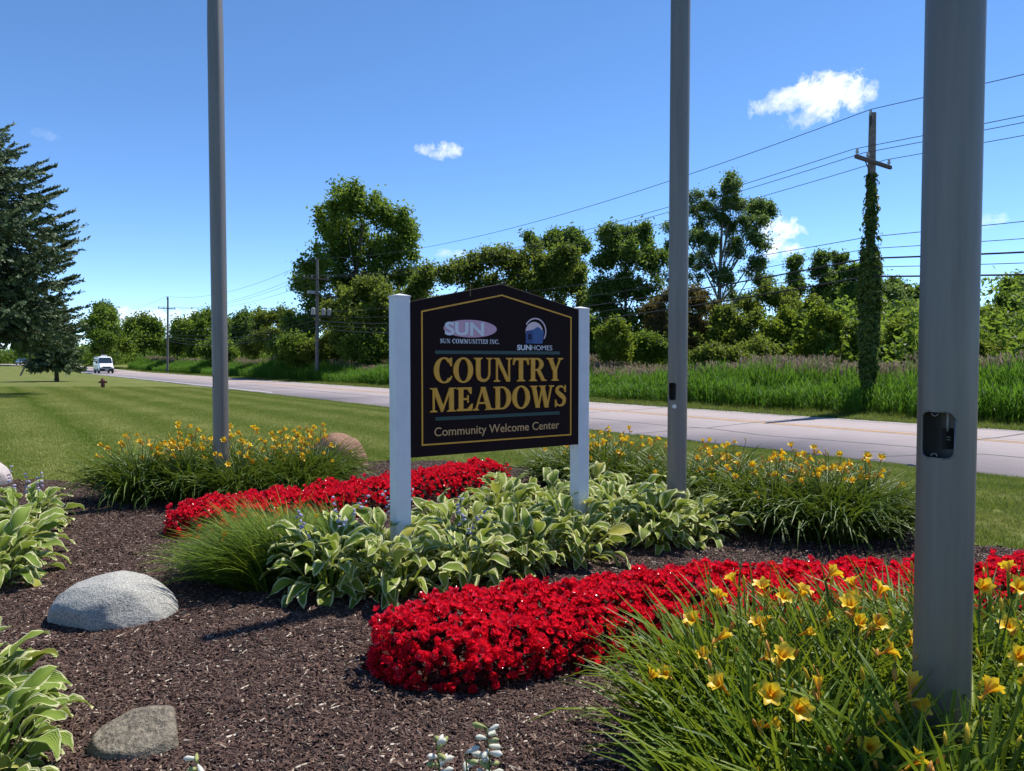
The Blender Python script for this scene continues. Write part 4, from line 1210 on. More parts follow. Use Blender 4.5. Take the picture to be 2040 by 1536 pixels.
_s.build('sticker', M['sign_white'], _mp, (math.sin(_a) * 0.092, -math.cos(_a) * 0.092, 1.27), (0, 0, _a))
flagpole(438.5, 8.64, 'thinnest grey flagpole at left, rising from yellow daylilies', R(-64), 1.45, 0.08, 0.15)

# ------------------------------------------------------------------ the sign
Q = 5.6 / 5.25
SA = math.atan2(0.547, 0.837)
sign = empty('welcome_sign', (-0.736 * Q, 5.6, 0.0), SA, 'dark brown community sign on two white posts above variegated hostas', 'sign')
def S_(s): return s * Q
def Z_(z): return 1.7 + (z - 1.7) * Q
PW = 0.118 * Q
for x0, top in ((-PW, 2.168), (S_(1.55), 2.142)):
    mb = MB(); mb.box(x0, x0 + PW, 0, PW, -0.1, Z_(top))
    po = mb.build('post', M['white_vinyl'], sign, bevel=0.006)
    cp = MB(); xc = x0 + PW / 2; zc = Z_(top)
    cp.add([(x0 - 0.004, -0.004, zc - 0.012), (x0 + PW + 0.004, -0.004, zc - 0.012), (x0 + PW + 0.004, PW + 0.004, zc - 0.012), (x0 - 0.004, PW + 0.004, zc - 0.012), (x0 - 0.004, -0.004, zc), (x0 + PW + 0.004, -0.004, zc), (x0 + PW + 0.004, PW + 0.004, zc), (x0 - 0.004, PW + 0.004, zc), (xc, PW / 2, zc + 0.018)],
           [(0, 3, 2, 1), (0, 1, 5, 4), (1, 2, 6, 5), (2, 3, 7, 6), (3, 0, 4, 7), (4, 5, 8), (5, 6, 8), (6, 7, 8), (7, 4, 8)])
    cp.build('post_cap', M['white_vinyl'], po)
BW = S_(1.55); ZB, ZT, ZP = Z_(0.99), Z_(2.128), Z_(2.299)
mb = MB(); mb.prism([(0.001, ZB), (BW - 0.001, ZB), (BW - 0.001, ZT), (BW * 0.503, ZP), (0.001, ZT)], -0.004, 0.05)
board = mb.build('board', M['sign_board'], sign, bevel=0.003, seg=1)
FY = -0.004
_b = MB(); _b.box(S_(0.497), S_(0.4995), -0.0046, -0.0035, Z_(2.19), Z_(2.285)); _b.build('board_seam', M['sign_tan'], sign)
def strip2(poly_out, poly_in, y0, y1):
    """closed frame between two polygons"""
    b = MB(); n = len(poly_out)
    vs = [(x, y1, z) for x, z in poly_out] + [(x, y1, z) for x, z in poly_in] + [(x, y0, z) for x, z in poly_out] + [(x, y0, z) for x, z in poly_in]
    fs = []
    for i in range(n):
        j = (i + 1) % n
        fs += [(i, j, n + j, n + i), (i, 2 * n + i, 2 * n + j, j), (n + i, n + j, 3 * n + j, 3 * n + i)]
    b.add(vs, fs); return b
def inset(d):
    sl = (ZP - ZT) / (BW * 0.5)
    e = d * math.sqrt(1 + sl * sl) - d * sl
    return [(d, ZB + d), (BW - d, ZB + d), (BW - d, ZT - e), (BW * 0.503, ZP - d * math.sqrt(1 + sl * sl)), (d, ZT - e)]
strip2(inset(0.088), inset(0.1), FY - 0.0005, FY - 0.006).build('gold_border', M['sign_gold'], sign)
for z in (1.761, 1.266):
    b = MB(); b.box(S_(0.195), S_(1.345), FY - 0.007, FY - 0.0005, Z_(z - 0.013), Z_(z + 0.013)); b.build('teal_bar', M['sign_teal'], sign)

# serif capitals drawn from strokes (unit cap height)
def stroke(pts, ws):
    pts = [Vector((p[0], p[1])) for p in pts]
    A, B = [], []
    for i, p in enumerate(pts):
        d = (pts[min(i + 1, len(pts) - 1)] - pts[max(i - 1, 0)]).normalized()
        nrm = Vector((-d.y, d.x))
        A.append(p + nrm * ws[i] / 2); B.append(p - nrm * ws[i] / 2)
    return [[(A[i].x, A[i].y), (A[i + 1].x, A[i + 1].y), (B[i + 1].x, B[i + 1].y), (B[i].x, B[i].y)] for i in range(len(pts) - 1)]
def ring(cx, cy, ro, so, ri, si, a0=0, a1=360, n=36):
    out_ = []
    for i in range(n):
        u, v = R(a0 + (a1 - a0) * i / n), R(a0 + (a1 - a0) * (i + 1) / n)
        f = lambda a, rx, ry: (cx + rx * math.cos(a), cy + ry * math.sin(a))
        out_.append([f(u, ro, so), f(v, ro, so), f(v, ri, si), f(u, ri, si)])
    return out_
W_ = 0.215; TH = 0.085; SH = 0.05
def rect(x0, x1, y0, y1): return [[(x0, y0), (x1, y0), (x1, y1), (x0, y1)]]
def serif(xc, wd, y, up=True):
    h = SH if up else -SH
    return [[(xc - wd / 2, y), (xc + wd / 2, y), (xc + wd / 2, y + h * 0.6), (xc + wd * 0.28, y + h * 1.6), (xc - wd * 0.28, y + h * 1.6), (xc - wd / 2, y + h * 0.6)]]
def diag(x0, y0, x1, y1, wd): return [[(x0 - wd / 2, y0), (x0 + wd / 2, y0), (x1 + wd / 2, y1), (x1 - wd / 2, y1)]]
def glyph(c):
    p = []
    if c == 'I': p = rect(0.09, 0.09 + W_, 0, 1) + serif(0.2, 0.4, 0) + serif(0.2, 0.4, 1, False); a = 0.4
    elif c == 'T':
        p = rect(0.32, 0.32 + W_, 0, 0.99) + serif(0.43, 0.44, 0) + rect(0.02, 0.83, 0.9, 1) + [[(0.0, 0.7), (0.055, 0.7), (0.14, 0.9), (0.02, 1)], [(0.85, 0.7), (0.795, 0.7), (0.71, 0.9), (0.83, 1)]]; a = 0.85
    elif c == 'E':
        p = rect(0.09, 0.09 + W_, 0.01, 0.99) + rect(0.0, 0.7, 0.91, 1) + rect(0.0, 0.72, 0, 0.09) + rect(0.3, 0.53, 0.46, 0.55) + rect(0.5, 0.56, 0.34, 0.67) + [[(0.70, 0.72), (0.64, 0.72), (0.5, 0.91), (0.7, 1.0)], [(0.76, 0.3), (0.7, 0.3), (0.5, 0.09), (0.72, 0)]]; a = 0.76
    elif c == 'U':
        p = rect(0.1, 0.1 + W_, 0.38, 0.99) + serif(0.2, 0.42, 1, False) + rect(0.72, 0.72 + TH, 0.38, 0.99) + serif(0.765, 0.3, 1, False)
        p += stroke([(0.2075, 0.4), (0.215, 0.28), (0.26, 0.16), (0.36, 0.085), (0.48, 0.06), (0.6, 0.085), (0.7, 0.16), (0.75, 0.28), (0.7625, 0.4)], [W_, W_ * 0.98, 0.19, 0.15, 0.12, 0.105, 0.095, 0.088, TH]); a = 0.95
    elif c == 'N':
        p = rect(0.12, 0.12 + TH, 0, 0.95) + serif(0.165, 0.32, 0) + rect(0.75, 0.75 + TH, 0, 0.99) + serif(0.79, 0.32, 1, False) + [[(0.0, 1), (0.28, 1), (0.835, 0.0), (0.66, 0.0), (0.12, 0.93), (0.0, 0.95)]]; a = 0.96
    elif c == 'M':
        p = rect(0.12, 0.12 + TH, 0, 0.97) + serif(0.165, 0.32, 0) + rect(0.87, 0.87 + W_, 0, 0.99) + serif(0.978, 0.42, 0) + [[(0.0, 1), (0.3, 1), (0.62, 0.2), (0.5, 0.0), (0.13, 0.92), (0.0, 0.95)], [(0.5, 0.0), (0.58, 0.0), (0.96, 0.95), (0.88, 1.0)]] + rect(0.87, 1.18, 0.95, 1); a = 1.2
    elif c == 'A':
        p = diag(0.12, 0.0, 0.45, 1.0, TH) + diag(0.78, 0.0, 0.47, 1.0, W_ * 1.05) + rect(0.2, 0.66, 0.27, 0.35) + serif(0.12, 0.3, 0) + serif(0.78, 0.42, 0); a = 0.98
    elif c == 'Y':
        p = diag(0.44, 0.42, 0.17, 1.0, W_ * 1.1) + diag(0.47, 0.4, 0.75, 1.0, TH * 1.1) + rect(0.345, 0.345 + W_, 0, 0.47) + serif(0.45, 0.42, 0) + serif(0.17, 0.4, 1, False) + serif(0.755, 0.3, 1, False); a = 0.88
    elif c == 'W':
        p = diag(0.38, 0.0, 0.15, 1.0, W_) + diag(0.40, 0.0, 0.63, 0.98, TH) + diag(0.86, 0.0, 0.62, 1.0, W_) + diag(0.88, 0.0, 1.12, 1.0, TH) + serif(0.16, 0.4, 1, False) + serif(0.62, 0.38, 1, False) + serif(1.12, 0.28, 1, False); a = 1.26
    elif c == 'D':
        p = rect(0.09, 0.09 + W_, 0, 1) + rect(0.0, 0.42, 0.93, 1) + rect(0.0, 0.42, 0, 0.07) + ring(0.4, 0.5, 0.48, 0.5, 0.245, 0.43, -90, 90, 22); a = 0.9
    elif c == 'O': p = ring(0.47, 0.5, 0.47, 0.52, 0.235, 0.45); a = 0.96
    elif c == 'C':
        p = ring(0.47, 0.5, 0.47, 0.52, 0.235, 0.455, 42, 318, 30) + [[(0.78, 0.66), (0.84, 0.66), (0.84, 1.0), (0.79, 1.0), (0.64, 0.93), (0.66, 0.87)], [(0.64, 0.12), (0.8, 0.16), (0.85, 0.24), (0.82, 0.28)]]; a = 0.88
    elif c == 'R':
        p = rect(0.09, 0.09 + W_, 0, 1) + serif(0.2, 0.42, 0) + rect(0.0, 0.42, 0.93, 1) + rect(0.29, 0.44, 0.45, 0.52) + ring(0.4, 0.725, 0.37, 0.275, 0.15, 0.205, -90, 90, 18) + [[(0.38, 0.48), (0.58, 0.5), (0.84, 0.06), (0.94, 0.05), (0.94, 0), (0.68, 0)]]; a = 0.94
    elif c == 'S':
        pts = [(0.60, 0.74), (0.53, 0.86), (0.40, 0.945), (0.25, 0.93), (0.15, 0.84), (0.15, 0.73), (0.23, 0.63), (0.36, 0.54), (0.49, 0.45), (0.56, 0.35), (0.55, 0.22), (0.46, 0.1), (0.32, 0.055), (0.17, 0.1), (0.08, 0.25)]
        p = stroke(pts, [0.04, 0.05, 0.09, 0.12, 0.16, 0.19, 0.21, 0.225, 0.215, 0.19, 0.165, 0.13, 0.09, 0.06, 0.04]) + [[(0.58, 0.68), (0.64, 0.68), (0.64, 1.0), (0.59, 1.0), (0.52, 0.88)], [(0.04, 0.0), (0.09, 0.0), (0.17, 0.12), (0.09, 0.34), (0.04, 0.34)]]; a = 0.7
    elif c == '.': p = rect(0.05, 0.25, 0, 0.2); a = 0.3
    else: a = 0.35
    return p, a
def text_width(txt, track): return sum(glyph(c)[1] + track for c in txt) - track
def serif_text(txt, s0, s1, z0, h, mat, name, parent, depth=0.012, track=0.03, join=False):
    """letters fitted between s0 and s1 along the board"""
    w = text_width(txt, track)
    k = (s1 - s0) / w
    x = s0
    big = MB()
    for c in txt:
        p, a = glyph(c)
        if p:
            mb = big if join else MB()
            for q, poly in enumerate(p):
                pts = [(x + u * k, z0 + v * h) for u, v in poly]
                mb.prism(pts, FY - 0.0005, FY - depth - 0.00012 * (q % 7))
            if not join: mb.build(name, M[mat], parent)
        x += (a + track) * k
    if join: return big.build(name, M[mat], parent)
serif_text('COUNTRY', S_(0.182), S_(1.372), Z_(1.533), 0.187 * Q, 'sign_gold', 'letter', sign)
serif_text('MEADOWS', S_(0.150), S_(1.416), Z_(1.316), 0.180 * Q, 'sign_gold', 'letter', sign)
W_, TH, SH = 0.13, 0.06, 0.035
serif_text('SUN COMMUNITIES INC.', S_(0.238), S_(0.757), Z_(1.828), 0.034 * Q, 'sign_white', 'company_lettering', sign, depth=0.003, join=True, track=0.1)
def sans(txt, s0, s1, z0, caph, mat, name, offset=0.0, shear=0.0, depth=0.004):
    cu = bpy.data.curves.new(name, 'FONT')
    cu.body = txt; cu.size = 1.0; cu.offset = offset; cu.shear = shear; cu.extrude = 0.0; cu.resolution_u = 4
    o = bpy.data.objects.new(name, cu); COL.objects.link(o)
    bpy.context.view_layer.update()
    me = bpy.data.meshes.new_from_object(o.evaluated_get(bpy.context.evaluated_depsgraph_get()))
    bpy.data.objects.remove(o)
    n = len(me.vertices)
    co = np.zeros(n * 3, np.float32); me.vertices.foreach_get('co', co); co = co.reshape(-1, 3)
    x0, x1 = co[:, 0].min(), co[:, 0].max()
    out3 = np.stack([s0 + (co[:, 0] - x0) / (x1 - x0) * (s1 - s0), np.full(n, FY - 0.0006), z0 + co[:, 1] / 0.73 * caph], -1)
    me.vertices.foreach_set('co', out3.astype(np.float32).ravel())
    bm = bmesh.new(); bm.from_mesh(me)
    bmesh.ops.recalc_face_normals(bm, faces=bm.faces)
    r_ = bmesh.ops.extrude_face_region(bm, geom=bm.faces[:])
    for v in [g for g in r_['geom'] if isinstance(g, bmesh.types.BMVert)]: v.co.y -= depth
    bmesh.ops.recalc_face_normals(bm, faces=bm.faces)
    bm.to_mesh(me); bm.free()
    me.materials.clear(); me.materials.append(M[mat])
    me.polygons.foreach_set('use_smooth', [False] * len(me.polygons))
    return obj(name, me, sign)
sans('Community Welcome Center', S_(0.187), S_(1.342), Z_(1.137), 0.068 * Q, 'sign_tan', 'tagline_lettering', offset=0.004)
# oval emblem
def ellipse(cx, cz, rx, rz, n=40): return [(cx + rx * math.cos(2 * math.pi * i / n), cz + rz * math.sin(2 * math.pi * i / n)) for i in range(n)]
b = MB(); b.prism(ellipse(S_(0.4995), Z_(1.9415), 0.233 * Q, 0.067 * Q), FY - 0.0005, FY - 0.004); b.build('oval_emblem', M['sign_pink'], sign)
_o = sans('SUN', S_(0.275), S_(0.615), Z_(1.893), 0.097 * Q, 'sign_white', 'oval_lettering', offset=0.035, depth=0.003); _o.location.y = -0.0045
# house emblem: ring crescent, rising disc, house with window
hc, hz_ = S_(1.098), Z_(1.935); hr = 0.108 * Q
b = MB()
for poly in ring(hc + 0.004, hz_, hr, hr, hr * 0.9, hr * 0.9, -35, 150, 30): b.prism(poly, FY - 0.0005, FY - 0.003)
b.build('emblem_crescent', M['sign_blush'], sign)
dk = [(hc - 0.008 + hr * 0.8 * math.cos(R(a)), hz_ - 0.012 + hr * 0.8 * math.sin(R(a))) for a in range(-10, 195, 8)]
b = MB(); b.prism(dk, FY - 0.0005, FY - 0.003); b.build('emblem_disc', M['sign_blush'], sign)
hs = hr * 0.86
b = MB(); b.prism([(hc - hs, hz_ - hr * 0.92), (hc - hs * 0.22, hz_ - hr * 0.92), (hc - hs * 0.22, hz_ + hr * 0.12), (hc - hs, hz_ - 0.0)], FY - 0.0032, FY - 0.005); b.build('emblem_house_side', M['sign_navy'], sign)
b = MB(); b.prism([(hc - hs, hz_ + 0.0), (hc - hs * 0.22, hz_ + hr * 0.12), (hc + hs * 0.28, hz_ + hr * 0.34), (hc + hs * 0.92, hz_ + hr * 0.02), (hc + hs * 0.78, hz_ - hr * 0.92), (hc - hs * 0.22, hz_ - hr * 0.92), (hc - hs * 0.22, hz_ + 0.0)], FY - 0.0032, FY - 0.0052); b.build('emblem_house_front', M['sign_blue'], sign)
for dx in (0, 1):
    for dz in (0, 1):
        b = MB(); x0 = hc - hs * 0.72 + dx * 0.018; z0 = hz_ - hr * 0.62 + dz * 0.024; b.box(x0, x0 + 0.014, FY - 0.006, FY - 0.005, z0, z0 + 0.02); b.build('emblem_window', M['sign_board'], sign)
sans('SUN', S_(0.924), S_(1.055), Z_(1.783), 0.042 * Q, 'sign_white', 'homes_lettering', offset=0.03, depth=0.003)
sans('HOMES', S_(1.062), S_(1.27), Z_(1.783), 0.042 * Q, 'sign_white', 'homes_lettering', offset=-0.004, depth=0.003)

# ------------------------------------------------------------------ rocks
def rock(name, label, px, py, Y, dims, mat, seed, flat=0.3, rz=0.0, sink=0.25, cuts=()):
    rg = np.random.default_rng(seed)
    bm = bmesh.new(); bmesh.ops.create_icosphere(bm, subdivisions=5, radius=1.0)
    co = np.array([v.co[:] for v in bm.verts])
    d = co.copy()
    for k in range(16):
        n = rg.normal(size=3); n[2] = abs(n[2]) * 0.8; n /= np.linalg.norm(n)
        h = rg.uniform(0.72, 0.98)
        s = d @ n
        over = np.maximum(s - h, 0)
        d -= (over * rg.uniform(0.35, 0.75))[:, None] * n[None]
    for (n, h) in cuts:
        n = np.array(n, float); n /= np.linalg.norm(n)
        d -= (np.maximum(d @ n - h, 0) * 0.97)[:, None] * n[None]
    for f, a in ((2.2, 0.05), (5.0, 0.022), (11, 0.009), (23, 0.004)):
        ph = rg.uniform(0, 6, 6)
        nz_ = np.sin(d[:, 0] * f + ph[0] + 1.3 * np.sin(d[:, 1] * f + ph[1])) * np.sin(d[:, 1] * f * 1.1 + ph[2] + np.sin(d[:, 2] * f + ph[3])) * np.cos(d[:, 2] * f * 0.9 + ph[4])
        d += co * (nz_ * a)[:, None]
    d *= np.array(dims)[None] * 0.5
    for v, c in zip(bm.verts, d): v.co = c
    me = bpy.data.meshes.new(name); bm.to_mesh(me); bm.free()
    me.materials.append(M[mat]); me.polygons.foreach_set('use_smooth', [True] * len(me.polygons))
    X = (px - 1020) / FPX * Y
    z0 = (float(bedz(X, Y)) if inside(np.array([X]), np.array([Y]), BED)[0] else hz(X, Y)) + dims[2] * (0.5 - sink)
    o = obj(name, me, None, (X, Y, z0), (0, 0, rz))
    return tag(o, label, 'rock')
rock('boulder', 'smooth pale grey granite boulder on the mulch at left', 214, 1200, 4.60, (0.79, 0.56, 0.46), 'granite', 4, rz=0.15, sink=0.36, cuts=(((-0.6, -0.75, -0.1), 0.8), ((0.35, 0.1, 0.9), 0.86)))
rock('boulder', 'rough brown lichen-spotted rock at the bottom left of the mulch', 270, 1480, 3.12, (0.42, 0.34, 0.34), 'fieldstone', 9, rz=0.35, sink=0.54, cuts=(((-0.15, -0.35, 0.9), 0.62), ((0.95, 0.1, 0.1), 0.68)))
rock('boulder', 'rounded reddish brown boulder behind the yellow daylilies', 672, 925, 11.2, (0.92, 0.7, 0.95), 'brown_stone', 12, sink=0.36)
rock('boulder', 'pinkish rock at the left edge, behind the hostas', -38, 965, 9.6, (0.66, 0.6, 0.6), 'pink_stone', 15, sink=0.35)
rock('boulder', 'small tan rock between the right hostas and daylilies', 1468, 1062, 7.15, (0.42, 0.35, 0.34), 'pink_stone', 18, sink=0.3)

# ------------------------------------------------------------------ hostas
def hosta_leaf(seed, cls):
    rg = np.random.default_rng(seed)
    nu, nv = 7, 6
    Ln = 0.158 * rg.uniform(0.85, 1.15); Wd = 0.086 * rg.uniform(0.85, 1.15)
    pet = {0: 0.29, 1: 0.25, 2: 0.19}[cls] * rg.uniform(0.9, 1.1)
    lean0 = {0: 0.16, 1: 0.5, 2: 0.92}[cls] + rg.normal(0, 0.08)
    bendt = {0: 1.15, 1: 1.35, 2: 1.35}[cls]
    # centreline: petiole (3 steps) then blade (nu-1 steps)
    npet = 2
    th = lean0; p = np.array([0.0, 0.0]); pts = [p.copy()]; ths = [th]
    for i in range(npet):
        p = p + np.array([math.sin(th), math.cos(th)]) * pet / npet; pts.append(p.copy()); th += 0.14; ths.append(th)
    tb = th
    for i in range(nu - 1):
        th = tb + bendt * ((i + 0.5) / (nu - 1)) * 1.15
        p = p + np.array([math.sin(th), math.cos(th)]) * Ln / (nu - 1); pts.append(p.copy()); ths.append(th)
    V, E, La, F = [], [], [], []
    # petiole ribbon
    for i in range(npet + 1):
        for s in (-1, 1):
            V.append((pts[i][0], s * 0.006, pts[i][1])); E.append(0.0); La.append(0.0)
        if i: F.append((2 * i - 2, 2 * i - 1, 2 * i + 1, 2 * i))
    b = len(V)
    ph = rg.uniform(0, 6); wavy = rg.uniform(0.006, 0.014)
    twist = rg.normal(0, 0.22)
    for i in range(nu):
        s = i / (nu - 1)
        wv = Wd * 0.5 * (math.sin(math.pi * min(1, s ** 0.62 * 0.99 + 0.008)) ** 0.78) * (1 - 0.12 * s) + 0.0015
        c = pts[npet + i]; t_ = ths[npet + i]
        nrm = np.array([-math.cos(t_), math.sin(t_)])
        for j in range(nv):
            q = -1 + 2 * j / (nv - 1)
            cup = 0.34 * wv * (abs(q) ** 1.5) + wavy * abs(q) ** 2 * math.sin(s * 9 + ph + (1.7 if q > 0 else 0))
            back = -0.018 * (1 - s) ** 6 * abs(q)      # heart-shaped base
            x = c[0] + nrm[0] * cup + back * math.sin(t_); z = c[1] + nrm[1] * cup + back * math.cos(t_) + twist * q * wv * s
            V.append((x, q * wv, z)); E.append(max(abs(q) * (0.97 if 0 < i < nu - 1 else 1.0), 1.0 if i == nu - 1 else 0.0)); La.append(q)
    F4 = []
    for i in range(nu - 1):
        for j in range(nv - 1):
            a = b + i * nv + j
            F4.append((a, a + nv, a + nv + 1, a + 1))
    return mesh('hosta_leaf', V, [np.array(F), np.array(F4)], [], smooth=True, attrs={'edge': E, 'lat': La})
LEAVES = {}
for mk in ('hosta', 'hosta_gold'):
    for cls in range(3):
        LEAVES[(mk, cls)] = []
        for k in range(5):
            me = hosta_leaf(100 + cls * 10 + k, cls); me.materials.append(M[mk]); LEAVES[(mk, cls)].append(me)
def stalk_mesh(seed, h, flower, n=9):
    rg = np.random.default_rng(seed)
    mb = MB()
    lx, ly = rg.normal(0, 0.1, 2)
    pts = [Vector((lx * s * s * h * 2, ly * s * s * h * 2, h * s)) for s in np.linspace(0, 1, 6)]
    mb.tube(pts, [0.0035, 0.0033, 0.003, 0.0026, 0.002, 0.0013], 5, 0)
    for k in range(n):
        s = 0.66 + 0.34 * k / n
        i = min(4, int(s * 5)); q = pts[i].lerp(pts[i + 1], s * 5 - i)
        a = rg.uniform(0, 6.28)
        d = Vector((math.cos(a), math.sin(a), rg.uniform(-0.9, 0.5))).normalized()
        ln = rg.uniform(0.02, 0.034) * (1.35 if flower else 0.75)
        r = ln * (0.24 if flower else 0.2)
        mb.tube([q, q + d * ln * 0.35, q + d * ln * 0.8, q + d * ln], [0.001, r, r * 0.95, r * 0.15], 5, 1 if flower else 0)
    return mb
HG = 'variegated hostas in the flower bed'
def hosta(x, y, rad, label, mk='hosta', nleaf=46, stalks=(0, 0), flower=None, rz=None, stalk_h=(0.5, 0.72)):
    z = float(bedz(x, y)) - 0.01
    root = empty('hosta', (x, y, z), 0, label, 'plant', HG)
    k = rad / 0.318
    nleaf = int(nleaf * 2.35)
    for i in range(nleaf):
        f = (i + 0.5) / nleaf
        cls = 0 if f < 0.24 else (1 if f < 0.6 else 2)
        me = random.choice(LEAVES[(mk, cls)])
        a = i * 2.39996 + random.uniform(-0.3, 0.3)
        o = bpy.data.objects.new('leaf', me); COL.objects.link(o); o.parent = root
        rb = random.uniform(0.02, 0.12) * k
        o.location = (rb * math.cos(a), rb * math.sin(a), random.uniform(-0.02, 0.01))
        o.rotation_euler = (random.gauss(0, 0.3), random.gauss(0, 0.18), a)
        s = k * random.uniform(0.55, 1.1)
        o.scale = (s, s * random.uniform(0.85, 1.12), s)
    for j in range(random.randint(*stalks)):
        sm = stalk_mesh(random.randrange(9999), random.uniform(*stalk_h), flower is not None, 7 if flower is None else 9)
        a = random.uniform(0, 6.28)
        sm.build('flower_stalk', [M['stem'], M[flower or 'stem']], root, (0.12 * math.cos(a), 0.12 * math.sin(a), 0.02), smooth=True, fix=False)
    return root
HOSTAS = [  # x, y, radius, material, leaves, stalks, flower, label
 (-1.30, 5.18, 0.44, 'hosta', 50, (2, 3), 'lilac_flower', 'frontmost hosta left of the sign, beside the fine green grass clumps'),
 (-0.84, 5.12, 0.42, 'hosta', 50, (1, 2), None, 'front hosta below the left sign post'),
 (-0.36, 5.36, 0.42, 'hosta', 48, (1, 2), 'lilac_flower', 'front hosta in the middle, just behind the left end of the near red flowers'),
 (0.08, 5.72, 0.40, 'hosta', 46, (0, 1), None, 'hosta in the front row between the two sign posts'),
 (0.50, 6.02, 0.42, 'hosta', 48, (0, 1), None, 'front hosta at the right end of the row below the sign'),
 (-1.02, 5.78, 0.40, 'hosta', 42, (2, 4), 'lilac_flower', 'hosta left of the left sign post, with lilac flower spikes'),
 (-0.42, 6.02, 0.38, 'hosta', 40, (1, 3), None, 'hosta in the second row shaded by the sign board'),
 (0.02, 6.34, 0.40, 'hosta', 40, (2, 3), None, 'hosta in the shade below the sign centre'),
 (0.46, 6.62, 0.38, 'hosta', 40, (1, 2), None, 'hosta left of the right sign post'),
 (-0.62, 6.62, 0.40, 'hosta', 40, (2, 3), None, 'hosta behind the left sign post next to the far red flowers'),
 (-0.12, 6.98, 0.42, 'hosta', 42, (2, 3), None, 'sunlit hosta behind the sign, next to the end of the far red flowers'),
 (0.40, 7.25, 0.42, 'hosta', 42, (2, 3), None, 'sunlit hosta behind the sign near its right post'),
 (0.02, 7.62, 0.40, 'hosta', 40, (2, 3), None, 'rearmost hosta behind the sign'),
 (0.95, 6.72, 0.42, 'hosta', 46, (1, 2), None, 'hosta just right of the right sign post'),
 (1.32, 6.52, 0.40, 'hosta', 46, (0, 1), None, 'front hosta of the group in front of the middle flagpole'),
 (1.70, 6.72, 0.40, 'hosta', 46, (0, 0), None, 'rightmost hosta, beside the small tan rock'),
 (1.18, 7.18, 0.42, 'hosta', 42, (0, 1), None, 'rear hosta directly left of the middle flagpole'),
 (1.62, 7.22, 0.40, 'hosta', 40, (0, 1), None, 'rear hosta at the foot of the middle flagpole'),
 (0.82, 7.75, 0.42, 'hosta', 40, (1, 2), None, 'hosta behind the right sign post, in front of the rear daylilies'),
 (-4.72, 6.95, 0.40, 'hosta_gold', 46, (3, 4), 'lilac_flower', 'golden green hosta at the left edge, farthest of the left hostas'),
 (-4.8, 6.3, 0.38, 'hosta_gold', 44, (2, 3), 'lilac_flower', 'golden green hosta at the left edge with grey lilac spikes'),
 (-3.92, 5.34, 0.43, 'hosta_gold', 50, (0, 1), None, 'golden green hosta at the left edge beside the granite boulder'),
 (-4.25, 5.9, 0.40, 'hosta_gold', 40, (1, 2), None, 'golden green hosta at the left edge, behind the one beside the boulder'),
 (-2.50, 3.22, 0.37, 'hosta_gold', 52, (0, 0), None, 'golden green hosta in the bottom left corner'),
 (-2.14, 2.80, 0.35, 'hosta_gold', 44, (0, 0), None, 'hosta cut by the bottom edge in the left corner'),
]
for (x, y, r, mk, nl, st, fl, lb) in HOSTAS:
    hosta(x, y, r, lb, mk, nl, st, fl)
# low hostas below the frame whose white flower heads show at the bottom edge
def white_spike(px, py, Y, h, seed, parent, n=13):
    rg = np.random.default_rng(seed)
    top = at(px, py, Y)
    base = Vector((top.x - 0.03, top.y - 0.02, parent.location.z))
    mb = MB()
    pts = [base.lerp(top, s) + Vector((0.025 * math.sin(s * 3), 0, 0)) for s in np.linspace(0, 1, 6)]
    pts = [p - parent.location for p in pts]
    mb.tube(pts, [0.005, 0.005, 0.0045, 0.004, 0.003, 0.002], 6, 0)
    for k in range(n):
        s = 0.6 + 0.4 * k / (n - 1)
        i = min(4, int(s * 5)); q = pts[i].lerp(pts[i + 1], s * 5 - i)
        a = rg.uniform(0, 6.28)
        d = Vector((math.cos(a), math.sin(a), rg.uniform(-0.5, 0.7))).normalized()
        ln = rg.uniform(0.042, 0.062)
        r = ln * 0.19
        mb.tube([q, q + d * ln * 0.3, q + d * ln * 0.75, q + d * ln], [0.0015, r * 0.7, r, r * 0.2], 6, 1 if rg.random() < 0.65 else 2)
    mb.build('flower_stalk', [M['stem'], M['white_flower'], M['bud_green']], parent, smooth=True, fix=False)
M['bud_green'] = leafmat('bud_green', [(0.28, 0.3, 0.1), (0.36, 0.37, 0.14), (0.42, 0.42, 0.2)], tf=0.2)
h = hosta(-0.36, 2.12, 0.2, 'white-flowered hosta at the bottom edge, only its two flower heads showing', 'hosta', 20)
white_spike(868, 1472, 2.33, 0.4, 1, h, 16); white_spike(968, 1450, 2.33, 0.42, 2, h, 18); white_spike(925, 1500, 2.30, 0.42, 3, h, 8)
h = hosta(-1.02, 2.12, 0.2, 'white-flowered hosta at the bottom edge left of centre, one bud tip showing', 'hosta', 20)
white_spike(390, 1500, 2.33, 0.35, 5, h, 10)

# ------------------------------------------------------------------ daylilies and grass clumps
def clump_mesh(seed, n, Lr, Wr, spread, mat, lean=(0.02, 0.55), curve=(0.5, 1.7), bias=None, fold=True, seg=5):
    rg = np.random.default_rng(seed)
    a0 = rg.uniform(0, 6.28, n); rr = spread * np.sqrt(rg.random(n))
    root = np.stack([rr * np.cos(a0), rr * np.sin(a0), np.full(n, -0.02)], -1)
    az = a0 + rg.normal(0, 0.7, n)
    ln = lean[0] + (lean[1] - lean[0]) * (rr / spread) * rg.uniform(0.5, 1.3, n)
    cv = rg.uniform(*curve, n)
    if bias is not None:
        vx = np.cos(az) * ln + bias[0]; vy = np.sin(az) * ln + bias[1]
        az = np.arctan2(vy, vx); ln = np.hypot(vx, vy)
    V, F = blades(root, az, rg.uniform(*Lr, n), rg.uniform(*Wr, n), ln, cv, seg=seg, fold=fold, twist=rg.normal(0, 0.25, n))
    # keep blades above the ground
    V[:, 2] = np.maximum(V[:, 2], -0.02 + 0.01 * rg.random(len(V)))
    return mesh('foliage', V, F, [mat], smooth=True)
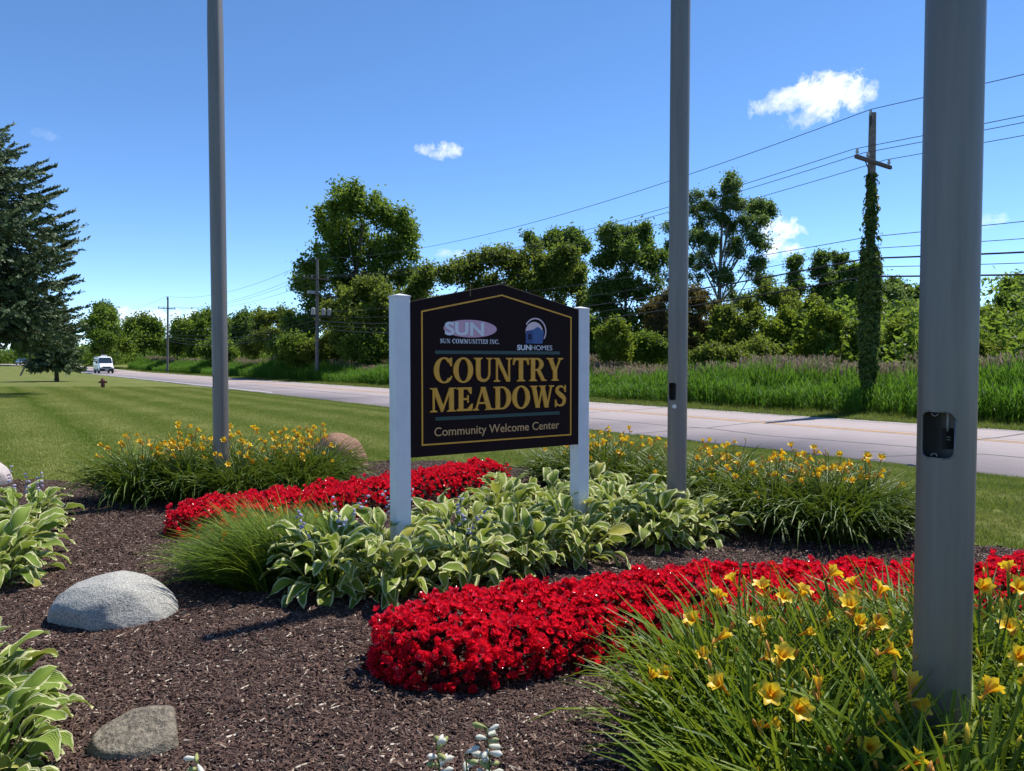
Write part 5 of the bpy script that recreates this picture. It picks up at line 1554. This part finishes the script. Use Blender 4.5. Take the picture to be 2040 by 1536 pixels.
LILY = [clump_mesh(40 + i, 400, (0.45, 0.86), (0.013, 0.026), 0.24, M['lily_leaf'], lean=(0.03, 0.52), curve=(0.4, 2.0)) for i in range(4)]
LILY_FAR = [clump_mesh(60 + i, 560, (0.5, 0.95), (0.013, 0.024), 0.29, M['lily_leaf_dark'], lean=(0.03, 0.65), curve=(0.8, 2.8)) for i in range(3)]
def lily_flower_mesh(seed, openness):
    rg = np.random.default_rng(seed)
    V, Rr, F = [], [], []
    for k in range(6):
        a = k * math.pi / 3 + rg.normal(0, 0.06)
        ln = 0.058 * rg.uniform(0.92, 1.08); wd = (0.03 if k % 2 else 0.023) * (0.75 + 0.35 * openness)
        p = np.array([0.004, 0.0]); th = 0.28 * openness
        segs = 4
        for i in range(segs + 1):
            s = i / segs
            w = wd * [0.25, 0.6, 1.0, 0.86, 0.22][i] * 0.5
            for q in (-1, 0, 1):
                ruf = (0.004 * math.sin(s * 8 + k * 2 + q) if i >= 2 else 0) * abs(q)
                r_ = p[0]; z_ = p[1] + (-0.10 * w * 0 + (abs(q) * w * 0.35)) + ruf
                V.append((r_ * math.cos(a) - q * w * math.sin(a), r_ * math.sin(a) + q * w * math.cos(a), z_)); Rr.append(s)
            th_i = th + (1.5 * openness) * s ** 1.4
            p = p + np.array([math.sin(th_i), math.cos(th_i)]) * ln / segs
        b = k * 15
        for i in range(segs):
            for j in range(2):
                q = b + i * 3 + j
                F.append((q, q + 1, q + 4, q + 3))
    b = len(V)
    for j in range(6):    # tube behind
        a = j * math.pi / 3
        V += [(0.003 * math.cos(a), 0.003 * math.sin(a), -0.03), (0.005 * math.cos(a), 0.005 * math.sin(a), 0.004)]; Rr += [0.5, 0.0]
    for j in range(6):
        F.append((b + 2 * j, b + (2 * j + 2) % 12, b + (2 * j + 3) % 12, b + 2 * j + 1))
    return mesh('lily_flower', V, np.array(F), [M['lily_petal']], smooth=True, attrs={'r': Rr})
FLOW = [lily_flower_mesh(i, o) for i, o in enumerate((1.0, 0.85, 0.95, 0.6, 0.45))]
def bud_mesh(mat, ln, r, crook=0.0):
    mb = MB(); mb.tube([(0, 0, 0), (crook * 0.3, 0, ln * 0.25), (crook * 0.7, 0, ln * 0.65), (crook, 0, ln)], [r * 0.35, r * 0.9, r, r * 0.2], 6)
    return mb.me('bud', [mat], smooth=True, fix=False)
BUDS = [bud_mesh(M['bud'], 0.05, 0.0065), bud_mesh(M['bud'], 0.035, 0.005), bud_mesh(M['wilted'], 0.05, 0.006, 0.012), bud_mesh(M['wilted'], 0.04, 0.0075, -0.01)]
LG = 'yellow daylilies in the flower bed'
def daylily(x, y, label, s=1.0, nfl=10, nbud=10, far=False, hrange=(0.5, 0.74), spots=(), bias=(0, 0), extra=None):
    z = float(bedz(x, y)) if inside(np.array([x]), np.array([y]), BED)[0] else hz(x, y)
    if not far: nfl += 3; nbud += 7; s *= 1.08
    root = empty('daylily', (x, y, z), 0, label, 'plant', LG)
    fo = obj('foliage', random.choice(LILY_FAR if far else LILY), root, None, (0, 0, random.uniform(0, 6.28)))
    fo.scale = (s, s, s * random.uniform(0.92, 1.05)); fo['kind'] = 'stuff'
    st = MB()
    heads = []
    for i in range(nfl + nbud):
        a = random.uniform(0, 6.28); r = random.uniform(0.05, 0.44) * s
        h = random.uniform(*hrange) * s * (1 - 0.25 * (r / s / 0.45) ** 2)
        heads.append((Vector((r * math.cos(a) + bias[0], r * math.sin(a) + bias[1], h)), i < nfl, None))
    for (px, py, Y, face) in spots:
        p = at(px, py, Y) - root.location
        heads.append((p, True, face))
    for (p, isf, face) in heads:
        b = Vector((p.x * 0.25, p.y * 0.25, 0))
        mid = b.lerp(p, 0.55) + Vector((-p.x * 0.12, -p.y * 0.12, 0.03))
        st.tube([b, mid, p], [0.0038, 0.0032, 0.0024], 5, cap=False)
        if face is not None:
            d = Vector(face).normalized()
        elif isf:
            a = random.uniform(0, 6.28)
            d = Vector((math.cos(a) * 0.8 + p.x * 1.0 + 0.25, math.sin(a) * 0.8 + p.y * 1.0 - 0.25, random.uniform(0.3, 1.1))).normalized()
        else:
            d = (Vector((random.gauss(0, .5), random.gauss(0, .5), 1)) + (p - mid) * 2).normalized()
        q = d.to_track_quat('Z', 'Y')
        if isf:
            me = random.choice(FLOW[:3] if face is not None else FLOW); nm = 'flower'
        else:
            me = random.choice(BUDS[:2] * 3 + BUDS[2:]); nm = 'bud'
        o = bpy.data.objects.new(nm, me); COL.objects.link(o); o.parent = root
        o.location = p + (d * 0.028 if isf else Vector((0, 0, 0)))
        o.rotation_mode = 'QUATERNION'; o.rotation_quaternion = q
        sc_ = s * random.uniform(0.9, 1.2) if face is None else 1.12
        o.scale = (sc_,) * 3
        if isf and random.random() < 0.6:
            for _ in range(2):
                bo = bpy.data.objects.new('bud', random.choice(BUDS)); COL.objects.link(bo); bo.parent = root
                bo.location = p + Vector((random.gauss(0, .006), random.gauss(0, .006), -0.01)); bo.rotation_euler = (random.gauss(0, .6), random.gauss(0, .6), 0); bo.scale = (s,) * 3
    sm = st.build('flower_stems', M['stem'], root, smooth=True, fix=False); sm['kind'] = 'stuff'
    return root
CF = (-0.25, -0.8, 0.55)
# near right group
daylily(0.84, 2.82, 'near daylily at the left end of the right front group', 0.80, 1, 9, hrange=(0.5, 0.68), spots=[(1450, 1382, 2.5, (-0.5, -0.2, 0.6)), (1393, 1247, 3.0, (-0.4, -0.3, 0.5))])
daylily(1.00, 2.52, 'near daylily in front, carrying the two wide open yellow blooms', 0.85, 0, 9, hrange=(0.5, 0.68), spots=[(1535, 1388, 2.32, CF), (1583, 1414, 2.28, (-0.05, -0.9, 0.5)), (1550, 1326, 2.55, (0.1, -0.5, 0.9))])
daylily(1.06, 3.14, 'near daylily behind the front ones, against the red begonias', 0.9, 2, 8, hrange=(0.5, 0.7), spots=[(1525, 1187, 3.35, (-0.3, -0.2, 0.9)), (1590, 1196, 3.3, (0.3, -0.3, 0.8)), (1556, 1200, 3.3, (0.0, -0.6, 0.6))])
daylily(1.48, 3.15, 'near daylily just left of the nearest flagpole, with blooms at its top', 0.9, 2, 9, hrange=(0.52, 0.72), spots=[(1700, 1208, 3.2, (-0.3, -0.5, 0.7)), (1735, 1252, 3.1, (0.2, -0.6, 0.6)), (1745, 1195, 3.25, (0.4, 0, 0.8))])
daylily(1.28, 2.74, 'near daylily directly left of the foot of the nearest flagpole', 0.9, 0, 6, spots=[(1803, 1290, 2.8, (0.3, -0.5, 0.6)), (1700, 1225, 2.75, (-0.3, -0.3, 0.7))])
daylily(0.90, 2.2, 'near daylily at the bottom edge, left of the two wide open blooms', 0.85, 0, 6, hrange=(0.42, 0.56))
daylily(1.12, 1.98, 'near daylily cut by the bottom edge in front of the nearest flagpole', 0.85, 1, 5, hrange=(0.45, 0.6), spots=[])
daylily(1.90, 2.90, 'near daylily right of the nearest flagpole, with a large yellow bloom', 0.95, 0, 5, spots=[(2020, 1181, 2.75, (-0.1, -0.7, 0.6)), (2024, 1310, 2.5, (-0.3, -0.8, 0.4))])
daylily(1.98, 2.38, 'near daylily right of the foot of the nearest flagpole', 0.85, 0, 5, hrange=(0.42, 0.6))
daylily(1.42, 2.12, 'near daylily whose leaf tips rise before the foot of the nearest flagpole', 0.95, 0, 5, hrange=(0.5, 0.66), spots=[])
daylily(2.28, 3.35, 'near daylily at the right edge in front of the red begonias', 0.9, 1, 6)
daylily(1.92, 3.45, 'near daylily seen right behind the nearest flagpole', 0.9, 1, 6)
daylily(2.45, 2.70, 'near daylily mostly past the right edge', 0.95, 1, 5)
# rear left group
for (x, y, s, lb, nf) in [(-4.42, 8.55, 1.0, 'daylily at the left end of the rear left group', 9), (-4.15, 9.05, 1.0, 'daylily behind the left end of the rear left group', 12), (-3.85, 8.60, 0.95, 'daylily left of the thin flagpole', 8),
                       (-3.55, 9.15, 1.0, 'daylily directly behind the thin flagpole', 13), (-3.2, 8.50, 0.95, 'daylily right in front of the thin flagpole foot', 6), (-2.95, 9.05, 1.0, 'daylily right of the thin flagpole', 13),
                       (-2.62, 8.75, 0.9, 'daylily near the right end of the rear left group', 7), (-2.55, 9.35, 1.0, 'daylily beside the reddish brown boulder', 13)]:
    daylily(x, y, lb, s, nf + 5, 14, True, (0.56, 0.84))
# rear right group
for (x, y, s, lb, nf) in [(2.52, 6.98, 0.95, 'daylily beside the small tan rock', 5), (2.98, 6.72, 1.0, 'front daylily of the rear right group', 5), (3.42, 6.90, 0.95, 'daylily at the right end of the rear right group, left of the nearest flagpole', 8),
                       (2.78, 7.40, 1.0, 'daylily in the middle of the rear right group', 9), (3.22, 7.35, 1.0, 'rear daylily at the right end of the group', 9), (2.28, 7.60, 0.95, 'daylily in the rear right group, behind the small tan rock', 8),
                       (1.95, 8.15, 1.0, 'daylily just right of the middle flagpole', 9), (2.45, 8.10, 1.0, 'daylily at the back of the rear right group', 8), (1.45, 8.60, 1.0, 'daylily directly behind the middle flagpole', 8),
                       (1.08, 9.05, 1.0, 'daylily just right of the right sign post, far back', 7), (0.72, 9.45, 0.95, 'daylily seen past the right sign post', 6), (1.35, 9.40, 1.0, 'rearmost daylily between the sign and the middle flagpole', 7)]:
    daylily(x, y, lb, s, nf + 4, 13, True, (0.5, 0.80))
# fine grass clumps, leaning to the left
LIRI = [clump_mesh(80 + i, 1100, (0.5, 0.92), (0.006, 0.012), 0.28, M['liriope_leaf'], lean=(0.05, 0.5), curve=(0.5, 1.5), bias=(-0.5, -0.16), fold=False) for i in range(2)]
for i, (x, y, s, lb) in enumerate([(-1.82, 5.32, 0.9, 'fine-leaved green grass clump beside the granite boulder, swept to the left'), (-1.98, 5.75, 0.72, 'fine-leaved grass clump at the left end of the far red flowers'), (-1.52, 5.8, 0.74, 'fine-leaved grass clump behind the frontmost hosta'), (-1.45, 5.42, 0.76, 'fine-leaved grass clump touching the frontmost hosta'), (-1.72, 6.2, 0.6, 'rearmost fine-leaved grass clump, next to the far red flowers')]):
    root = empty('grass_clump', (x, y, float(bedz(x, y))), 0, lb, 'plant', 'fine-leaved grass clumps')
    fo = obj('foliage', LIRI[i % 2], root, None, (0, 0, random.uniform(-0.35, 0.35))); fo.scale = (s,) * 3; fo['kind'] = 'stuff'
    for j in range(1 if i % 2 == 0 else 0):
        o = bpy.data.objects.new('flower', FLOW[j + 3]); COL.objects.link(o); o.parent = root
        o.location = (random.uniform(-0.5, 0.0), random.uniform(-0.2, 0.2), random.uniform(0.36, 0.46)); o.rotation_euler = (random.uniform(-1, 1), random.uniform(-1, 1), 0)
# small weed by the boulder
root = empty('weed', (-2.42, 5.62, float(bedz(-2.42, 5.62))), 0, 'small bright green weed on the mulch left of the grass clumps', 'plant')
V, F = cards(np.stack([RNG.normal(0, .09, 160), RNG.normal(0, .09, 160), RNG.uniform(0.01, 0.13, 160)], -1), rand_dirs(160) * 0.5 + np.array([0, 0, 0.8]), RNG.uniform(0.015, 0.03, 160))
_f = obj('foliage', mesh('foliage', V, F, [M['leaf_bright']]), root); _f['kind'] = 'stuff'

# ------------------------------------------------------------------ red begonia rows
def begonia_flower(seed):
    rg = np.random.default_rng(seed)
    V, F = [], []
    n = 9
    for k in range(n):
        a = k * 2.4 + rg.normal(0, 0.3); tilt = 0.35 + 1.0 * (k / n) + rg.normal(0, 0.12)
        ln = rg.uniform(0.017, 0.026); w = ln * rg.uniform(0.42, 0.6)
        d = np.array([math.cos(a) * math.sin(tilt), math.sin(a) * math.sin(tilt), math.cos(tilt)]); s = np.array([-math.sin(a), math.cos(a), 0.0])
        up = np.cross(d, s)
        b = len(V); o = np.array([0, 0, rg.uniform(-0.004, 0.004)])
        V += [tuple(o), tuple(o + d * ln * 0.55 + s * w - up * 0.003), tuple(o + d * ln - up * -0.004), tuple(o + d * ln * 0.55 - s * w - up * 0.003), tuple(o + d * ln * 0.5 + up * -0.006)]
        F += [(b, b + 1, b + 4), (b + 1, b + 2, b + 4), (b + 2, b + 3, b + 4), (b + 3, b, b + 4)]
    return np.array(V), np.array(F)
BEG = [begonia_flower(i) for i in range(6)]
BEGM = [mesh('begonia_flower', v, f, [M['petal_red']], smooth=True) for v, f in BEG]
def begonia_row(label, path, width, hgt, seed, spacing, group_label):
    rg = np.random.default_rng(seed)
    path = [Vector((*p, 0)) for p in path]
    # dense resample
    P = []
    for a, b in zip(path[:-1], path[1:]):
        for i in range(20): P.append(a.lerp(b, i / 20))
    P.append(path[-1]); P = np.array([p[:] for p in P])
    seg = np.linalg.norm(np.diff(P, axis=0), axis=1); S = np.concatenate([[0], np.cumsum(seg)]); LT = S[-1]
    org = P[0]
    root = empty('begonia_row', tuple(org + np.array([0, 0, float(bedz(org[0], org[1]))])), 0, label, 'flowers', 'rows of red begonias')
    base = np.array(root.location)
    nfl = int(LT * (width + hgt * 1.4) / spacing ** 2)
    # along s in [-w/2, LT+w/2] (rounded ends), across angle
    s = rg.uniform(-width * 0.5, LT + width * 0.5, nfl)
    q = rg.uniform(-1, 1, nfl)
    end = np.maximum(np.maximum(-s, s - LT), 0) / (width * 0.5)
    wl = width * 0.5 * np.sqrt(np.clip(1 - end ** 2, 0.0, 1)) * (1 + 0.08 * np.sin(s * 5.0) + 0.05 * np.sin(s * 11 + 1))
    sc_ = np.clip(s, 0, LT)
    px = np.interp(sc_, S, P[:, 0]); py = np.interp(sc_, S, P[:, 1])
    dx = np.interp(sc_, 0.5 * (S[1:] + S[:-1]), np.diff(P[:, 0]) / seg); dy = np.interp(sc_, 0.5 * (S[1:] + S[:-1]), np.diff(P[:, 1]) / seg)
    dn = np.hypot(dx, dy); dx /= dn; dy /= dn
    ext = s - sc_
    u = np.sign(q) * (1 - (1 - np.abs(q)) ** 1.35)
    rr = np.sqrt(np.clip(u ** 2 + (end * 0.98) ** 2, 0, 1))
    z = hgt * (1 - rr ** 4.5) ** 0.5
    # some flowers on the flanks, hanging lower
    flank = rg.random(nfl) < 0.38
    rf = 0.93 + 0.07 * rg.random(nfl)
    z = np.where(flank & (rr > 0.75), hgt * rg.uniform(0.15, 0.95, nfl), z)
    X = px + dx * ext - dy * u * wl; Y = py + dy * ext + dx * u * wl
    lump = 0.05 * (np.sin(X * 21 + 3 * np.sin(Y * 13)) * np.sin(Y * 19 + 2 * np.sin(X * 9))) + 0.02 * np.sin(X * 8) * np.sin(Y * 7 + 1)
    Z = z + lump * (z / hgt) + rg.normal(0, 0.01, nfl) + bedz(X, Y)
    Z = np.maximum(Z, bedz(X, Y) + 0.025)
    nrm = np.stack([-dy * u * 0.9 * rr ** 2 + dx * np.sign(ext) * end, dx * u * 0.9 * rr ** 2 + dy * np.sign(ext) * end, 0.35 + 0.8 * (1 - rr ** 3)], -1) + rg.normal(size=(nfl, 3)) * 0.3
    nrm /= np.linalg.norm(nrm, axis=1, keepdims=True)
    pos = np.stack([X, Y, Z], -1) - base[None]
    # the 300 that show largest (nearest, facing the viewer) become parts of their own
    dist = np.linalg.norm(pos + base[None] - np.array([0, 0, CAM_H]), axis=1)
    order = np.argsort(dist + 1.0 * (nrm[:, 1] > 0.5) + 0.5 * (Z < 0.14))
    solo = set(order[:290].tolist())
    VV, FF = [], []; b = 0
    for i in range(nfl):
        k = rg.integers(0, len(BEG)); sz = rg.uniform(1.05, 1.75)
        qn = Vector(nrm[i]).to_track_quat('Z', 'Y') @ Vector((0, 0, 1)).rotation_difference(Vector((0, 0, 1)))
        if i in solo:
            o = bpy.data.objects.new('flower', BEGM[k]); COL.objects.link(o); o.parent = root
            o.location = pos[i]; o.rotation_mode = 'QUATERNION'; o.rotation_quaternion = qn; o.scale = (sz,) * 3
        else:
            v, f = BEG[k]
            Rm = np.array(qn.to_matrix())
            VV.append((v * sz) @ Rm.T + pos[i]); FF.append(f + b); b += len(v)
    fm_ = obj('flower_mass', mesh('flower_mass', np.concatenate(VV), np.concatenate(FF), [M['petal_red']], smooth=True), root); fm_['kind'] = 'stuff'
    # bronze foliage underneath
    nl = int(nfl * 1.2)
    j = rg.integers(0, nfl, nl)
    pl = pos[j] * 1.0 + rg.normal(size=(nl, 3)) * 0.02
    gz = bedz(pl[:, 0] + base[0], pl[:, 1] + base[1]) - base[2]
    pl[:, 2] = gz + 0.01 + (pl[:, 2] - gz) * rg.uniform(0.15, 0.9, nl)
    V, F = cards(pl, rand_dirs(nl) * 0.7 + np.array([0, 0, 0.6]), rg.uniform(0.03, 0.055, nl), 1.2)
    fo = obj('foliage', mesh('foliage', V, F, [M['begonia_leaf']]), root); fo['kind'] = 'stuff'
begonia_row('near row of red begonias crossing the mulch in front of the sign', [(-0.36, 3.97), (0.25, 4.23), (0.85, 4.5), (1.6, 4.63), (2.6, 4.7), (3.6, 4.75), (4.8, 4.8)], 0.84, 0.265, 5, 0.035, 'near')
begonia_row('far row of red begonias behind the left sign post', [(-2.95, 7.1), (-2.3, 7.62), (-1.75, 8.12), (-1.1, 8.85), (-0.45, 9.65)], 0.86, 0.27, 6, 0.042, 'far')

# ------------------------------------------------------------------ vehicles and small things
def place_on_road(o, t):
    b = ot(o + float(bend(t)), t)
    mid = ot(17.7 + float(bend(t)), t)
    b.z = hz(mid.x, mid.y) + 0.04
    return b
def loft(mb, secs, mi=0):
    """secs: list of lists of points with equal count, capped"""
    n = len(secs[0]); vs = [p for s in secs for p in s]; fs = []
    for i in range(len(secs) - 1):
        for k in range(n):
            fs.append((i * n + k, i * n + (k + 1) % n, (i + 1) * n + (k + 1) % n, (i + 1) * n + k))
    fs += [tuple(range(n))[::-1], tuple((len(secs) - 1) * n + k for k in range(n))]
    mb.add(vs, fs, mi)
def section(x, hw, z0, z1, tumble=0.1, rnd=0.12):
    t = hw - tumble
    return [(x, -hw, z0), (x, hw, z0), (x, hw + 0.01, z0 + (z1 - z0) * 0.45), (x, t, z1 - rnd), (x, t - rnd, z1), (x, -t + rnd, z1), (x, -t, z1 - rnd), (x, -hw - 0.01, z0 + (z1 - z0) * 0.45)]
def wheel(parent, x, y, r, w):
    t = MB(); t.lathe([(r * 0.62, -w / 2), (r * 0.95, -w / 2), (r, -w * 0.35), (r, w * 0.35), (r * 0.95, w / 2), (r * 0.62, w / 2)], 20, axis='y', c=(x, y, r))
    wo = t.build('wheel', M['rubber'], parent)
    h = MB(); h.lathe([(0.001, -w * 0.46), (r * 0.6, -w * 0.47), (r * 0.6, w * 0.47), (0.001, w * 0.46)], 14, axis='y', c=(x, y, r)); h.build('rim', M['rim'], wo)
def van():
    p = place_on_road(15.55, 119.5)
    root = empty('van', p, math.atan2(-0.8, 0.6), 'white cargo van with roof unit driving toward us on the road at left', 'van')
    m = MB()
    loft(m, [section(-2.9, 0.93, 0.42, 2.25, 0.06), section(-2.8, 0.97, 0.36, 2.38), section(0.9, 0.97, 0.36, 2.40), section(1.35, 0.97, 0.36, 2.30), section(2.02, 0.96, 0.36, 1.42, 0.06), section(2.62, 0.93, 0.36, 1.18, 0.08), section(2.86, 0.84, 0.42, 0.98, 0.06)])
    m.build('body', M['van_white'], root, bevel=0.03)
    g = MB(); g.add([(1.40, -0.74, 2.22), (1.40, 0.74, 2.22), (2.0, 0.84, 1.45), (2.0, -0.84, 1.45)], [(0, 1, 2, 3)]); 
    g.v = [(x + 0.035, y, z + 0.03) for x, y, z in g.v]; g.build('windscreen', M['glass'], root, fix=False)
    for s in (-1, 1):
        w1 = MB(); w1.add([(0.55, s * 0.985, 1.38), (1.75, s * 0.985, 1.38), (1.32, s * 0.925, 2.08), (0.55, s * 0.925, 2.1)], [(0, 1, 2, 3)]); w1.build('side_window', M['glass'], root, fix=False)
        w2 = MB(); w2.add([(-2.5, s * 0.985, 1.4), (0.35, s * 0.985, 1.4), (0.35, s * 0.92, 2.08), (-2.5, s * 0.92, 2.08)], [(0, 1, 2, 3)]); w2.build('side_window', M['glass'], root, fix=False)
        hl = MB(); hl.lathe([(0.001, -0.05), (0.12, -0.04), (0.13, 0.02), (0.06, 0.05), (0.001, 0.055)], 12, axis='x', c=(2.80, s * 0.66, 0.93)); hl.build('headlight', M['headlamp'], root)
        mr = MB(); mr.box(1.55, 1.7, s * 1.02 if s > 0 else -1.22, 1.22 if s > 0 else s * 1.02, 1.4, 1.75); mr.build('mirror', M['black_plastic'], root, bevel=0.03)
        for x in (1.85, -1.75): wheel(root, x, s * 0.86, 0.36, 0.24)
        sk = MB(); sk.box(-1.3, 1.4, s * 0.985 - 0.02, s * 0.985 + 0.02, 0.4, 0.56); sk.build('side_trim', M['black_plastic'], root)
    g = MB(); g.box(2.84, 2.9, -0.5, 0.5, 0.78, 0.98); g.build('grille', M['black_plastic'], root)
    g = MB(); g.box(2.7, 2.98, -0.9, 0.9, 0.34, 0.72); g.build('bumper', M['black_plastic'], root, bevel=0.05)
    g = MB(); g.box(2.981, 2.995, -0.22, 0.22, 0.46, 0.6); g.build('number_plate', M['plate'], root)
    g = MB(); loft(g, [[(-0.2, -0.42, 2.38), (-0.2, 0.42, 2.38), (-0.2, 0.36, 2.52), (-0.2, -0.36, 2.52)], [(0.3, -0.42, 2.38), (0.3, 0.42, 2.38), (0.3, 0.36, 2.62), (0.3, -0.36, 2.62)], [(0.85, -0.42, 2.38), (0.85, 0.42, 2.38), (0.85, 0.34, 2.58), (0.85, -0.34, 2.58)]]); g.build('roof_unit', M['van_white'], root)
van()
def car():
    p = place_on_road(15.5, 197.0)
    root = empty('car', p, math.atan2(-0.8, 0.6) + 0.2, 'dark sedan following far behind on the road at the left edge', 'car')
    m = MB()
    loft(m, [section(-2.2, 0.8, 0.4, 0.9, 0.06, 0.06), section(-2.0, 0.88, 0.3, 1.0, 0.08, 0.08), section(1.0, 0.9, 0.25, 1.0, 0.08, 0.08), section(1.9, 0.87, 0.3, 0.88, 0.08, 0.08), section(2.2, 0.78, 0.38, 0.72, 0.06, 0.06)])
    loft(m, [section(-1.7, 0.72, 0.95, 1.0, 0.02, 0.02), section(-1.1, 0.74, 0.95, 1.4, 0.12, 0.06), section(0.2, 0.74, 0.95, 1.45, 0.12, 0.06), section(1.05, 0.76, 0.95, 1.0, 0.02, 0.02)])
    m.build('body', M['car_dark'], root)
    g = MB(); g.add([(0.24, -0.58, 1.44), (0.24, 0.58, 1.44), (1.06, 0.7, 1.02), (1.06, -0.7, 1.02)], [(0, 1, 2, 3)]); g.v = [(x + 0.02, y, z + 0.015) for x, y, z in g.v]; g.build('windscreen', M['glass'], root, fix=False)
    for s in (-1, 1):
        hl = MB(); hl.box(2.08, 2.18, s * 0.62 - 0.14, s * 0.62 + 0.14, 0.6, 0.72); hl.build('headlight', M['headlamp'], root)
        for x in (1.4, -1.4): wheel(root, x, s * 0.8, 0.32, 0.22)
    g = MB(); g.box(2.16, 2.215, -0.4, 0.4, 0.45, 0.62); g.build('grille', M['black_plastic'], root)
car()
def hydrant():
    b = gnd(205, 773, 0.0)
    root = empty('fire_hydrant', (b.x, b.y, hz(b.x, b.y) - 0.02), 0.5, 'dark red fire hydrant on the lawn near the road at left', 'hydrant')
    m = MB(); m.lathe([(0.15, 0), (0.15, 0.03), (0.11, 0.04), (0.105, 0.42), (0.135, 0.43), (0.135, 0.46), (0.11, 0.47), (0.1, 0.54), (0.05, 0.6)], 16); m.build('barrel', M['hydrant'], root)
    m = MB(); m.lathe([(0.03, 0.59), (0.03, 0.64), (0.02, 0.65)], 5); m.build('top_nut', M['hydrant'], root)
    for ax, s, r in (('x', 1, 0.075), ('x', -1, 0.06), ('y', -1, 0.06)):
        m = MB(); pr = [(r * 0.8, 0.05 * s), (r * 0.8, 0.16 * s), (r, 0.16 * s), (r, 0.22 * s), (0.03, 0.225 * s), (0.025, 0.26 * s)]
        m.lathe(pr, 12, axis=ax, c=(0, 0, 0.38)); m.build('outlet_cap', M['hydrant'], root)
hydrant()
def marker(px, py, Y, h, lean, r, label, mat):
    b = at(px, py, Y); b.z = hz(b.x, b.y)
    m = MB(); m.tube([(0, 0, -0.05), (lean * h, 0, h)], r, 8); m.tube([(lean * (h - 0.12), 0, h - 0.12), (lean * h, 0, h + 0.01)], r * 1.15, 8)
    o = m.build('marker_post', M[mat], None, b); tag(o, label, 'post', 'leaning marker posts on the lawn')
marker(40, 742, 80, 0.85, 0.55, 0.09, 'short dark post leaning right on the lawn below the spruce at the left edge', 'pole_wood')
marker(107, 750, 62, 0.6, 0.6, 0.05, 'short pale post leaning right at the foot of the smaller spruce', 'transformer')
marker(132, 742, 74, 0.85, -0.1, 0.035, 'thin upright stake on the lawn right of the smaller spruce', 'transformer')
